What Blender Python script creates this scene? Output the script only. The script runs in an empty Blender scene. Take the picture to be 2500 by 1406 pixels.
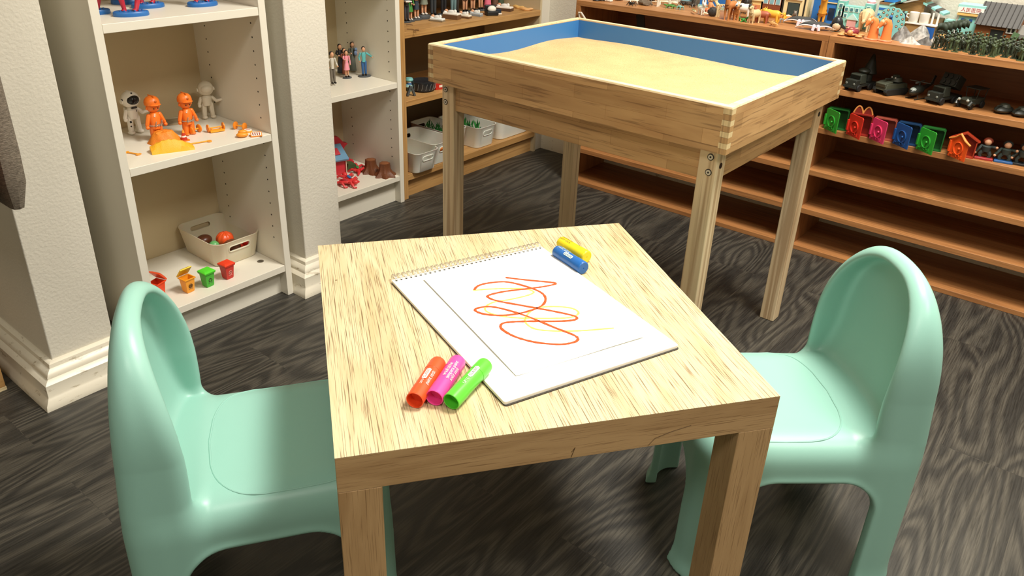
import bpy, math, random
import numpy as np
from mathutils import Vector, Matrix
R = math.radians
scene = bpy.context.scene
col = scene.collection

# ------------------------------------------------------------------ camera
CF, CP, CR, CY, CH, CS = 1886.8014, -25.7638, 2.2284, 37.7424, 1.0252, -88.1151
pi_, ro_, ya_ = R(CP), R(CR), R(CY)
Fv = Vector((-math.sin(ya_)*math.cos(pi_), math.cos(ya_)*math.cos(pi_), math.sin(pi_)))
r_ = Fv.cross(Vector((0, 0, 1))).normalized(); u_ = r_.cross(Fv)
Rv = r_*math.cos(ro_) + u_*math.sin(ro_); Uv = -r_*math.sin(ro_) + u_*math.cos(ro_)
CC = Vector((0, 0, CH))
cd = bpy.data.cameras.new('camera'); cam = bpy.data.objects.new('camera', cd); col.objects.link(cam)
cam.matrix_world = Matrix(((Rv.x, Uv.x, -Fv.x, CC.x), (Rv.y, Uv.y, -Fv.y, CC.y), (Rv.z, Uv.z, -Fv.z, CC.z), (0, 0, 0, 1)))
cd.sensor_width = 36; cd.lens = CF/2500*36; cd.shift_y = CS/2500; cd.clip_start = .02
scene.camera = cam
def at(px, py, z):                       # point of a level surface seen at a photo position
    d = Fv + Rv*((px-1250)/CF) - Uv*((py-703-CS)/CF)
    return CC + d*((z-CH)/d.z)
def mpp(p): return (Vector(p)-CC).dot(Fv)/CF

# ------------------------------------------------------------------ light and exposure
w = bpy.data.worlds.new('world'); scene.world = w; w.use_nodes = True
w.node_tree.nodes['Background'].inputs[0].default_value = (.9, .93, 1, 1)
w.node_tree.nodes['Background'].inputs[1].default_value = .3
scene.view_settings.view_transform = 'Standard'; scene.view_settings.look = 'None'
scene.view_settings.exposure = .2; scene.view_settings.gamma = 1; scene.view_settings.use_curve_mapping = False
def area(name, loc, sx, sy, p, c):
    l = bpy.data.lights.new(name, 'AREA'); l.shape = 'RECTANGLE'; l.size = sx; l.size_y = sy; l.energy = p; l.color = c
    o = bpy.data.objects.new(name, l); col.objects.link(o); o.location = loc
    return o
WARM = (1, .955, .87)
area('panel_and_fill_light', (-.15, 1.55, 2.52), .6, .6, 69, WARM)
area('panel_and_fill_light', (1.1, .9, 2.52), .6, .6, 26, WARM)
area('panel_and_fill_light', (.2, -.7, 2.52), .6, .6, 19, WARM)  # added front fill lamp, not a known ceiling fixture

# ------------------------------------------------------------------ materials
def lin(c):
    if isinstance(c, str):
        c = c.lstrip('#'); c = [int(c[i:i+2], 16)/255 for i in (0, 2, 4)]
    return tuple((x/12.92 if x <= .04045 else ((x+.055)/1.055)**2.4) for x in c) + (1,)
MC = {}
def pl(c, rough=.45, name=None, metal=0, trans=0, bump=0, sss=0):
    k = (c, rough, metal, trans, bump, sss)
    if k in MC: return MC[k]
    m = bpy.data.materials.new(name or 'plastic'); m.use_nodes = True; n = m.node_tree; b = n.nodes['Principled BSDF']
    b.inputs['Base Color'].default_value = lin(c); b.inputs['Roughness'].default_value = rough; b.inputs['Metallic'].default_value = metal
    # slight procedural unevenness
    tc = n.nodes.new('ShaderNodeTexCoord'); nz = n.nodes.new('ShaderNodeTexNoise'); nz.inputs['Scale'].default_value = 9
    mr = n.nodes.new('ShaderNodeMapRange'); mr.inputs[3].default_value = max(0, rough-.05); mr.inputs[4].default_value = min(1, rough+.07)
    n.links.new(tc.outputs['Object'], nz.inputs['Vector']); n.links.new(nz.outputs[0], mr.inputs[0]); n.links.new(mr.outputs[0], b.inputs['Roughness'])
    if trans: b.inputs['Transmission Weight'].default_value = trans
    if sss: b.inputs['Subsurface Weight'].default_value = sss; b.inputs['Subsurface Scale'].default_value = .01
    if bump:
        n2 = n.nodes.new('ShaderNodeTexNoise'); n2.inputs['Scale'].default_value = bump; n2.inputs['Detail'].default_value = 4
        bp = n.nodes.new('ShaderNodeBump'); bp.inputs['Strength'].default_value = .35; bp.inputs['Distance'].default_value = .002
        n.links.new(tc.outputs['Object'], n2.inputs['Vector']); n.links.new(n2.outputs[0], bp.inputs['Height']); n.links.new(bp.outputs[0], b.inputs['Normal'])
    MC[k] = m; return m
def nodes(name, rough):
    m = bpy.data.materials.new(name); m.use_nodes = True; n = m.node_tree; b = n.nodes['Principled BSDF']; b.inputs['Roughness'].default_value = rough
    return m, n, b
def ramp(n, stops, interp='LINEAR'):
    r = n.nodes.new('ShaderNodeValToRGB'); r.color_ramp.interpolation = interp
    e = r.color_ramp.elements
    while len(e) < len(stops): e.new(.5)
    for i, (p, c) in enumerate(stops): e[i].position = p; e[i].color = lin(c) if not isinstance(c, (int, float)) else (c, c, c, 1)
    return r
def mixc(n, a, b, f, mode='MIX'):
    x = n.nodes.new('ShaderNodeMix'); x.data_type = 'RGBA'; x.blend_type = mode
    for i, v in ((6, a), (7, b), (0, f)):
        if isinstance(v, (int, float)): x.inputs[i].default_value = v
        elif isinstance(v, (tuple, list)): x.inputs[i].default_value = v
        else: n.links.new(v, x.inputs[i])
    return x.outputs[2]
def swz(n, axis, off=0):
    """object coordinates reordered: x = along the grain, y, z across"""
    tc = n.nodes.new('ShaderNodeTexCoord'); s = n.nodes.new('ShaderNodeSeparateXYZ'); c = n.nodes.new('ShaderNodeCombineXYZ')
    n.links.new(tc.outputs['Object'], s.inputs[0])
    for i, a in enumerate(axis): n.links.new(s.outputs['XYZ'.index(a)], c.inputs[i])
    return c.outputs[0]
def mapv(n, v, sc, loc=(0, 0, 0)):
    m = n.nodes.new('ShaderNodeMapping'); m.inputs['Scale'].default_value = sc; m.inputs['Location'].default_value = loc
    n.links.new(v, m.inputs[0]); return m.outputs[0]
def noise(n, v, scale, detail=3, dist=0, rough=.5):
    z = n.nodes.new('ShaderNodeTexNoise'); z.inputs['Scale'].default_value = scale; z.inputs['Detail'].default_value = detail
    z.inputs['Distortion'].default_value = dist; z.inputs['Roughness'].default_value = rough
    n.links.new(v, z.inputs['Vector']); return z.outputs[0]
def wood(name, light, mid, dark, axis='XYZ', fine=260, broad=22, streak=.5, rough=.45, along=7, cover=.56, stave=None, bump=.15):
    m, n, b = nodes(name, rough)
    v = swz(n, axis)
    warp = noise(n, mapv(n, v, (3, 9, 9)), 1, 2)
    big = noise(n, mapv(n, v, (along*.35, broad, broad)), 1, 3, 1.2)
    rb = ramp(n, [(.32, mid), (.62, light)]); n.links.new(big, rb.inputs[0])
    fn = noise(n, mapv(n, v, (along, fine, fine)), 1, 2, .3, .6)
    rf = ramp(n, [(cover-.10, 1), (cover+.06, 0)] if False else [(.34, 1.0), (cover, 0.0)]); n.links.new(fn, rf.inputs[0])
    mul = n.nodes.new('ShaderNodeMath'); mul.operation = 'MULTIPLY'; mul.inputs[1].default_value = streak; n.links.new(rf.outputs[0], mul.inputs[0])
    c = mixc(n, rb.outputs[0], lin(dark), mul.outputs[0])
    if stave:
        br = n.nodes.new('ShaderNodeTexBrick'); br.inputs['Scale'].default_value = 1; br.offset = .37
        br.inputs['Brick Width'].default_value = stave[0]; br.inputs['Row Height'].default_value = stave[1]; br.inputs['Mortar Size'].default_value = 0.0004
        br.inputs['Color1'].default_value = (.82, .80, .76, 1); br.inputs['Color2'].default_value = (1.1, 1.1, 1.1, 1); br.inputs['Mortar'].default_value = (.7, .62, .5, 1)
        n.links.new(mapv(n, v, (1, 1, 1), stave[2]), br.inputs['Vector'])
        c = mixc(n, c, br.outputs[0], 1.0, 'MULTIPLY')
    n.links.new(c, b.inputs['Base Color'])
    bp = n.nodes.new('ShaderNodeBump'); bp.inputs['Strength'].default_value = bump; bp.inputs['Distance'].default_value = .0006
    n.links.new(fn, bp.inputs['Height']); n.links.new(bp.outputs[0], b.inputs['Normal'])
    return m
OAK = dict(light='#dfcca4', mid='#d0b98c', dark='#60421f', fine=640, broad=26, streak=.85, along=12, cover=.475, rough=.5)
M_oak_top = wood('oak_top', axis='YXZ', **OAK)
OAK_SHADED = dict(OAK, light='#c3a071', mid='#ae8b5e', dark='#76542f', cover=.44, streak=.6)  # darker oak copy: weaker light on edges and legs put into the colour
M_oak_x = wood('oak_edge', axis='XYZ', **OAK_SHADED); M_oak_y = wood('oak_edge', axis='YXZ', **OAK_SHADED); M_oak_z = wood('oak_leg', axis='ZXY', **OAK_SHADED)
RUB = dict(light='#d3a974', mid='#bd915f', dark='#6b4524', fine=170, broad=18, streak=.5, along=8, cover=.45, rough=.5)
M_rub_x = wood('rubberwood', axis='XZY', stave=(.21, .029, (.05, .0061, 0)), **RUB)
M_rub_y = wood('rubberwood', axis='YZX', stave=(.24, .029, (.1, .0061, 0)), **RUB)
M_rub_end = wood('end_grain', axis='ZXY', light='#c79d68', mid='#b18553', dark='#6b4524', fine=200, streak=.5)
M_rub_end2 = wood('end_grain', axis='ZXY', light='#ecd3a0', mid='#dcbd86', dark='#8b6a40', fine=200, streak=.4)
M_rim_x = wood('lit_rim', axis='XYZ', light='#f3e0b8', mid='#e8d09d', dark='#b08a55', fine=120, streak=.4)  # rim wood paled: bright light on the top edges put into the colour
M_rim_y = wood('lit_rim', axis='YXZ', light='#f3e0b8', mid='#e8d09d', dark='#b08a55', fine=120, streak=.4)
M_pine = wood('pine_leg', axis='ZXY', light='#ecd5ae', mid='#dbbd90', dark='#94683c', fine=95, broad=12, streak=.55, along=2, cover=.5)
BRN = dict(light='#bd8450', mid='#a36d3f', dark='#6e4524', fine=150, broad=14, streak=.45, along=5, cover=.5, rough=.42)
M_brn_x = wood('cherry_board', axis='XYZ', **BRN); M_brn_z = wood('cherry_board', axis='ZXY', **BRN)
BR2 = dict(light='#c99c62', mid='#b58850', dark='#7d5228', fine=150, broad=14, streak=.4, along=5, cover=.5, rough=.42)
M_bc_y = wood('oak_board', axis='YXZ', **BR2); M_bc_z = wood('oak_board', axis='ZXY', **BR2)
M_bc_back_shaded = pl('#6d5a3c', .6, 'shaded_backboard'); M_brn_back = wood('cherry_back', axis='XZY', **dict(BRN, light='#9c6238', mid='#88522e'))  # oak bookcase back: interior shadow put into its dark olive colour
M_white = pl('#e9e3d3', .35, 'white_laminate'); M_white_shaded = pl('#cdbb96', .4, 'white_laminate')  # second laminate is the same white with interior shade tinted in

def wall_mat():
    m, n, b = nodes('painted_plaster', .6)
    tc = n.nodes.new('ShaderNodeTexCoord'); z = noise(n, tc.outputs['Object'], 170, 4); z2 = noise(n, tc.outputs['Object'], 3, 2)
    rr = ramp(n, [(.3, '#d8d2c2'), (.7, '#e0dacb')]); n.links.new(z2, rr.inputs[0]); n.links.new(rr.outputs[0], b.inputs['Base Color'])
    bp = n.nodes.new('ShaderNodeBump'); bp.inputs['Strength'].default_value = .6; bp.inputs['Distance'].default_value = .0016
    n.links.new(z, bp.inputs['Height']); n.links.new(bp.outputs[0], b.inputs['Normal']); return m
M_wall = wall_mat()
def trim_mat():
    m, n, b = nodes('gloss_paint_scuffed', .35)
    tc = n.nodes.new('ShaderNodeTexCoord'); z = noise(n, mapv(n, tc.outputs['Object'], (30, 18, 60)), 1, 5, .5, .65)
    rr = ramp(n, [(.30, '#a8987a'), (.40, '#e9e1cd')]); n.links.new(z, rr.inputs[0]); n.links.new(rr.outputs[0], b.inputs['Base Color']); return m
M_trim = trim_mat()
def floor_mat():
    m, n, b = nodes('dark_plank_vinyl', .42)
    v = swz(n, 'YXZ')
    br = n.nodes.new('ShaderNodeTexBrick'); br.offset = .4; br.inputs['Scale'].default_value = 1; br.inputs['Brick Width'].default_value = 1.2; br.inputs['Row Height'].default_value = .152
    br.inputs['Mortar Size'].default_value = .0006; br.inputs['Color1'].default_value = (.0, .0, .0, 1); br.inputs['Color2'].default_value = (1, 1, 1, 1); br.inputs['Mortar'].default_value = (0, 0, 0, 1)
    n.links.new(mapv(n, v, (1, 1, 1), (.35, .07, 0)), br.inputs['Vector'])
    off = n.nodes.new('ShaderNodeVectorMath'); off.operation = 'MULTIPLY_ADD'; off.inputs[1].default_value = (3.1, 5.3, 0)
    n.links.new(br.outputs[0], off.inputs[0]); n.links.new(v, off.inputs[2])
    vv = off.outputs[0]
    fld = noise(n, mapv(n, vv, (1.5, 8, 1)), 1, 1, .3); mm = n.nodes.new('ShaderNodeMath'); mm.operation = 'MULTIPLY'; mm.inputs[1].default_value = 95; n.links.new(fld, mm.inputs[0])
    sn = n.nodes.new('ShaderNodeMath'); sn.operation = 'SINE'; n.links.new(mm.outputs[0], sn.inputs[0])
    s2 = n.nodes.new('ShaderNodeMapRange'); s2.inputs[1].default_value = -1; n.links.new(sn.outputs[0], s2.inputs[0])
    fn = noise(n, mapv(n, vv, (14, 330, 1)), 1, 3, .4, .6)
    r1 = ramp(n, [(.1, '#2f2d29'), (.5, '#3d3a34'), (.95, '#4a463e')]); n.links.new(s2.outputs[0], r1.inputs[0])
    r2 = ramp(n, [(.33, 0.40), (.62, 1.45)]); n.links.new(fn, r2.inputs[0])
    c = mixc(n, r1.outputs[0], r2.outputs[0], .8, 'MULTIPLY')
    big = noise(n, mapv(n, vv, (1.1, 7, 1)), 1, 2); r3 = ramp(n, [(.3, .8), (.7, 1.2)]); n.links.new(big, r3.inputs[0])
    c = mixc(n, c, r3.outputs[0], 1, 'MULTIPLY')
    # stray light flecks of dust
    vo = noise(n, mapv(n, v, (900, 900, 1)), .35, 2); r4 = ramp(n, [(.80, 0.), (.82, 1.)]); n.links.new(vo, r4.inputs[0])
    c = mixc(n, c, lin('#7e766a'), r4.outputs[0])
    n.links.new(c, b.inputs['Base Color'])
    rr = n.nodes.new('ShaderNodeMapRange'); rr.inputs[3].default_value = .36; rr.inputs[4].default_value = .55; n.links.new(fn, rr.inputs[0]); n.links.new(rr.outputs[0], b.inputs['Roughness'])
    bp = n.nodes.new('ShaderNodeBump'); bp.inputs['Strength'].default_value = .3; bp.inputs['Distance'].default_value = .0007
    n.links.new(fn, bp.inputs['Height']); n.links.new(bp.outputs[0], b.inputs['Normal']); return m
M_floor = floor_mat()
def sand_mat():
    m, n, b = nodes('sand', .9)
    tc = n.nodes.new('ShaderNodeTexCoord'); z = noise(n, tc.outputs['Object'], 900, 3); z2 = noise(n, tc.outputs['Object'], 14, 3)
    rr = ramp(n, [(.30, '#9a6f3c'), (.46, '#d9b17a'), (.7, '#eac996')]); n.links.new(z, rr.inputs[0])
    r2 = ramp(n, [(.3, .9), (.7, 1.05)]); n.links.new(z2, r2.inputs[0]); n.links.new(mixc(n, rr.outputs[0], r2.outputs[0], 1, 'MULTIPLY'), b.inputs['Base Color'])
    bp = n.nodes.new('ShaderNodeBump'); bp.inputs['Strength'].default_value = .5; bp.inputs['Distance'].default_value = .001
    n.links.new(z, bp.inputs['Height']); n.links.new(bp.outputs[0], b.inputs['Normal']); return m
def chair_mat():
    m, n, b = nodes('mint_plastic', .38)
    b.inputs['Base Color'].default_value = lin('#98c9ba'); b.inputs['Specular IOR Level'].default_value = .5
    tc = n.nodes.new('ShaderNodeTexCoord'); z = noise(n, tc.outputs['Object'], 1400, 2)
    bp = n.nodes.new('ShaderNodeBump'); bp.inputs['Strength'].default_value = .12; bp.inputs['Distance'].default_value = .0004
    n.links.new(z, bp.inputs['Height']); n.links.new(bp.outputs[0], b.inputs['Normal'])
    sp = noise(n, tc.outputs['Object'], 55, 1); rr = ramp(n, [(.845, 0.), (.86, .7)]); n.links.new(sp, rr.inputs[0])
    n.links.new(mixc(n, lin('#98c9ba'), lin('#3c5a4e'), rr.outputs[0]), b.inputs['Base Color']); return m

# ------------------------------------------------------------------ mesh helpers
class MB:
    def __init__(s): s.v = []; s.f = []; s.M = Matrix()
    def add(s, vs, fs):
        o = len(s.v); s.v += [tuple(s.M @ Vector(p)) for p in vs]; s.f += [[i+o for i in f] for f in fs]; return s
    def box(s, c, d, rz=0, rx=0, ry=0, top=None):
        x, y, z = [q/2 for q in d]; m = Matrix.Translation(c) @ Matrix.Rotation(rz, 4, 'Z') @ Matrix.Rotation(ry, 4, 'Y') @ Matrix.Rotation(rx, 4, 'X')
        tx, ty = top or (1, 1)
        vs = [(-x, -y, -z), (x, -y, -z), (x, y, -z), (-x, y, -z), (-x*tx, -y*ty, z), (x*tx, -y*ty, z), (x*tx, y*ty, z), (-x*tx, y*ty, z)]
        return s.add([m @ Vector(p) for p in vs], [(0, 3, 2, 1), (4, 5, 6, 7), (0, 1, 5, 4), (1, 2, 6, 5), (2, 3, 7, 6), (3, 0, 4, 7)])
    def b2(s, a, b): return s.box([(a[i]+b[i])/2 for i in range(3)], [abs(b[i]-a[i]) for i in range(3)])
    def tube(s, pts, rad, n=8, closed=False, cap=True, flat=1):
        pts = [Vector(p) for p in pts]; k = len(pts)
        if not isinstance(rad, (list, tuple)): rad = [rad]*k
        vs = []; prev = None
        for i, p in enumerate(pts):
            a = pts[(i-1) % k] if (closed or i) else p; b = pts[(i+1) % k] if (closed or i < k-1) else p
            t = (b-a).normalized() if (b-a).length > 1e-9 else Vector((0, 0, 1))
            if prev is None:
                x = t.orthogonal().normalized()
                if abs(t.z) < .95: x = t.cross(Vector((0, 0, 1))).normalized()
            else:
                x = prev - t*prev.dot(t); x = x.normalized() if x.length > 1e-6 else t.orthogonal().normalized()
            y = t.cross(x); prev = x
            for j in range(n):
                q = 2*math.pi*j/n; vs.append(p + (x*math.cos(q) + y*math.sin(q)*flat)*rad[i])
        fs = []
        for i in range(k if closed else k-1):
            for j in range(n):
                a = i*n+j; b = i*n+(j+1) % n; c = ((i+1) % k)*n+(j+1) % n; d = ((i+1) % k)*n+j; fs.append((a, b, c, d))
        if cap and not closed: fs += [tuple(range(n))[::-1], tuple((k-1)*n+j for j in range(n))]
        return s.add(vs, fs)
    def cyl(s, p0, p1, r0, r1=None, n=14): return s.tube([p0, p1], [r0, r0 if r1 is None else r1], n)
    def rtube(s, p0, p1, r0, r1=None, n=8):      # limb with rounded ends
        p0, p1 = Vector(p0), Vector(p1); r1 = r0 if r1 is None else r1; t = (p1-p0).normalized()
        return s.tube([p0-t*r0*.9, p0-t*r0*.6, p0, p1, p1+t*r1*.6, p1+t*r1*.9], [r0*.35, r0*.78, r0, r1, r1*.78, r1*.35], n)
    def ell(s, c, r, n=12, m=8, rot=None):
        if isinstance(r, (int, float)): r = (r, r, r)
        vs = []; fs = []; rot = rot or Matrix()
        for i in range(1, m):
            a = math.pi*i/m
            for j in range(n):
                b = 2*math.pi*j/n; vs.append(Vector(c)+(rot @ Vector((r[0]*math.sin(a)*math.cos(b), r[1]*math.sin(a)*math.sin(b), r[2]*math.cos(a)))))
        t = len(vs); vs += [Vector(c)+(rot @ Vector((0, 0, r[2]))), Vector(c)+(rot @ Vector((0, 0, -r[2])))]
        for i in range(m-2):
            for j in range(n): fs.append((i*n+j, (i+1)*n+j, (i+1)*n+(j+1) % n, i*n+(j+1) % n))
        for j in range(n): fs += [(t, j, (j+1) % n), (t+1, (m-2)*n+(j+1) % n, (m-2)*n+j)]
        return s.add(vs, fs)
    def lathe(s, prof, n=20, c=(0, 0, 0), sx=1, sy=1):
        vs = []; fs = []; k = len(prof)
        for r, z in prof:
            for j in range(n): q = 2*math.pi*j/n; vs.append((c[0]+r*math.cos(q)*sx, c[1]+r*math.sin(q)*sy, c[2]+z))
        for i in range(k-1):
            for j in range(n): fs.append((i*n+j, i*n+(j+1) % n, (i+1)*n+(j+1) % n, (i+1)*n+j))
        if prof[0][0] > 1e-5: fs.append(tuple(range(n))[::-1])
        if prof[-1][0] > 1e-5: fs.append(tuple((k-1)*n+j for j in range(n)))
        return s.add(vs, fs)
    def prism(s, poly, a, b, plane='xy'):        # polygon extruded from a to b along the third axis
        k = len(poly); P = {'xy': lambda p, h: (p[0], p[1], h), 'xz': lambda p, h: (p[0], h, p[1]), 'yz': lambda p, h: (h, p[0], p[1])}[plane]
        vs = [P(p, a) for p in poly] + [P(p, b) for p in poly]
        fs = [tuple(range(k))[::-1], tuple(range(k, 2*k))] + [(i, (i+1) % k, k+(i+1) % k, k+i) for i in range(k)]
        return s.add(vs, fs)
    def rock(s, c, r, seed=0, n=12, m=9, amp=.3):
        rnd = random.Random(seed); o = len(s.v); s.ell(c, r, n, m)
        ph = [(rnd.uniform(2, 5), rnd.uniform(0, 6), rnd.uniform(2, 5), rnd.uniform(0, 6)) for _ in range(4)]
        C = s.M @ Vector(c)
        for i in range(o, len(s.v)):
            d = Vector(s.v[i])-C; a = math.atan2(d.y, d.x); b = math.atan2(d.z, math.hypot(d.x, d.y))
            k = 1+amp*sum(math.sin(p[0]*a+p[1])*math.sin(p[2]*b+p[3]) for p in ph)/2+rnd.uniform(-.06, .06)
            q = C+d*k; q.z = max(q.z, s.M.translation.z); s.v[i] = tuple(q)
        return s
    def build(s, name, mat, parent=None, bevel=0, seg=2, ang=38, smooth=True, loc=None, rz=0):
        me = bpy.data.meshes.new(name); me.from_pydata(s.v, [], s.f); me.update()
        import bmesh
        bm = bmesh.new(); bm.from_mesh(me); bmesh.ops.recalc_face_normals(bm, faces=bm.faces); bm.to_mesh(me); bm.free()
        me.materials.append(mat)
        if smooth:
            me.polygons.foreach_set('use_smooth', [True]*len(me.polygons)); me.set_sharp_from_angle(angle=R(ang))
        o = bpy.data.objects.new(name, me); col.objects.link(o)
        if parent: o.parent = parent
        if loc is not None: o.location = loc
        if rz: o.rotation_euler.z = rz
        if bevel:
            b = o.modifiers.new('bevel', 'BEVEL'); b.width = bevel; b.segments = seg; b.limit_method = 'ANGLE'; b.angle_limit = R(40)
            if smooth: b.harden_normals = True
        return o
def tag(o, label, cat, group=None, kind=None):
    o['label'] = label
    if cat: o['category'] = cat
    if group: o['group'] = group
    if kind: o['kind'] = kind
    return o
def thing(name, loc, rz, label, cat, group=None):
    o = bpy.data.objects.new(name, None); col.objects.link(o); o.location = loc; o.rotation_euler.z = rz; o.empty_display_size = .02
    return tag(o, label, cat, group)
def struct(mb, name, mat, bevel=0, label=None):
    o = mb.build(name, mat, bevel=bevel); o['kind'] = 'structure'
    if label: o['label'] = label
    return o
def copy_thing(src, loc, rz, label=None, group=None, scale=None):
    r = src.copy(); col.objects.link(r); r.location = loc; r.rotation_euler.z = rz
    if label: r['label'] = label
    if group: r['group'] = group
    if scale: r.scale = (scale,)*3
    for c in list(src.children):
        k = c.copy(); col.objects.link(k); k.parent = r
        for g in c.children: j = g.copy(); col.objects.link(j); j.parent = k
    return r
def rrect(w, h, r, n=5, cx=0, cy=0):
    p = []
    for sx, sy, a0 in ((1, 1, 0), (-1, 1, 90), (-1, -1, 180), (1, -1, 270)):
        for i in range(n+1):
            a = R(a0+90*i/n); p.append((cx+sx*(w/2-r)+r*math.cos(a), cy+sy*(h/2-r)+r*math.sin(a)))
    return p
def text_part(s, size, mat, parent, M, name='lettering', wrap=None, sx=1, depth=.0):
    cu = bpy.data.curves.new('t', 'FONT'); cu.body = s; cu.size = size; cu.align_x = 'CENTER'; cu.align_y = 'CENTER'; cu.resolution_u = 2
    t = bpy.data.objects.new('t', cu); col.objects.link(t); bpy.context.view_layer.update()
    me = bpy.data.meshes.new_from_object(t.evaluated_get(bpy.context.evaluated_depsgraph_get())); bpy.data.objects.remove(t)
    for v in me.vertices:
        x, y = v.co.x*sx, v.co.y
        v.co = M @ (Vector((x, y, depth)) if wrap is None else Vector((x, wrap*math.sin(y/wrap), wrap*math.cos(y/wrap))))
    me.materials.clear(); me.materials.append(mat); me.name = name
    o = bpy.data.objects.new(name, me); col.objects.link(o); o.parent = parent; return o

# ------------------------------------------------------------------ room shell
XL, YB, XR, YN, ZC = -2.13, 2.567, 2.3, -1.9, 2.55
struct(MB().b2((XL-.1, YN-.1, -.05), (XR+.1, YB+.1, 0)), 'floor', M_floor)
M_ceil = pl('#cbc6ba', .8, 'ceiling_paint')
struct(MB().b2((XL-.1, YN-.1, ZC), (XR+.1, YB+.1, ZC+.05)), 'ceiling', M_ceil)
struct(MB().b2((XL-.1, YN-.1, 0), (XL, YB+.1, ZC)), 'wall_left', M_wall)
struct(MB().b2((XL, YB, 0), (XR, YB+.1, ZC)), 'wall_back', M_wall)
M_far = pl('#a39b8b', .7, 'wall_paint_grey')
struct(MB().b2((XR, YN-.1, 0), (XR+.1, YB+.1, ZC)), 'wall_right', M_far)
struct(MB().b2((XL, YN-.1, 0), (XR, YN, ZC)), 'wall_front', M_far)
def skirting(pts, name, h=.088, closed=False):
    """moulded skirting swept along a floor path, outward to the right of travel"""
    prof = [(0, 0), (.046, 0), (.046, .004), (.044, .012), (.036, .022), (.034, .026), (.034, .052), (.030, .056), (.024, .060), (.024, .064), (.020, .070), (.012, .076), (.010, .084), (.004, .088), (0, .088)]
    m = MB(); k = len(pts); vs = []
    for i, p in enumerate(pts):
        p = Vector(p); d1 = (Vector(pts[i])-Vector(pts[i-1])).normalized() if i else None; d2 = (Vector(pts[i+1])-p).normalized() if i < k-1 else None
        n1 = Vector((d1.y, -d1.x)) if d1 else None; n2 = Vector((d2.y, -d2.x)) if d2 else None
        nn = n1 if n2 is None else n2 if n1 is None else (n1+n2)/(1+n1.dot(n2))
        for a, b in prof: vs.append((p.x+nn.x*a, p.y+nn.y*a, b))
    q = len(prof); fs = []
    for i in range(k-1):
        for j in range(q-1): fs.append((i*q+j, i*q+j+1, (i+1)*q+j+1, (i+1)*q+j))
    fs += [tuple(range(q)), tuple((k-1)*q+j for j in range(q))[::-1]]
    m.add(vs, fs); return struct(m, name, M_trim)
# two plastered piers standing out from the left wall, with their skirting
struct(MB().b2((XL, .4763, 0), (-1.5718, .606, ZC)), 'wall_pier', M_wall, bevel=.003, label='plastered wall pier at the far left edge')
struct(MB().b2((XL, 1.125, 0), (-1.5687, 1.2478, ZC)), 'wall_pier', M_wall, bevel=.003, label='plastered wall pier between the two white bookcases')
skirting([(XL, .4763), (-1.5718, .4763), (-1.5718, .606), (XL, .606)], 'baseboard_left_pier')
skirting([(XL, 1.125), (-1.5687, 1.125), (-1.5687, 1.2478), (XL, 1.2478)], 'baseboard_middle_pier')
struct(MB().b2((XL, 2.509, 0), (-1.845, YB, ZC)), 'trim_1', pl('#ddd6c6', .5, 'painted_trim'), bevel=.002)
struct(MB().prism([(0, 0), (-.012, 0), (-.012, .055), (-.009, .062), (-.004, .066), (0, .068)], -1.845, 0.6, 'yz'), 'baseboard_back', M_trim).location.y = YB

# ------------------------------------------------------------------ small oak table
t = thing('side_table', (-.604, .7916, 0), R(53.2743), 'square light oak play table with thick top, in the middle of the room', 'table')
h = .275
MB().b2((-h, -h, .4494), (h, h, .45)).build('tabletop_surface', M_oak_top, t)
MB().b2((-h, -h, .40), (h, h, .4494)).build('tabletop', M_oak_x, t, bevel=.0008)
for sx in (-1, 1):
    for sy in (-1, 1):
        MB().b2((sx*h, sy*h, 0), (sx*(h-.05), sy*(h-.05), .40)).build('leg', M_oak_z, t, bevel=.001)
for P_ in ([(-.0, -h-.0003, .41), (.004, -h-.0003, .416), (.0, -h-.0003, .402)], [(.1, -h-.0002, .402), (.108, -h-.0003, .412), (.13, -h-.0003, .419), (.155, -h-.0002, .424)]):
    MB().tube(P_, .0004, 4).build('scratch', pl('#5d4426', .7), t)
sc = at(821, 684, .45); k = MB().lathe([(.0012, 0), (.0012, .0002)], 8, (0, 0, 0), 1.6); k.build('dent', pl('#6d4f2c', .6), t, loc=(Matrix.Rotation(-R(53.2743), 4, 'Z') @ (sc-Vector((-.604, .7916, 0)))), rz=0)

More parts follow.
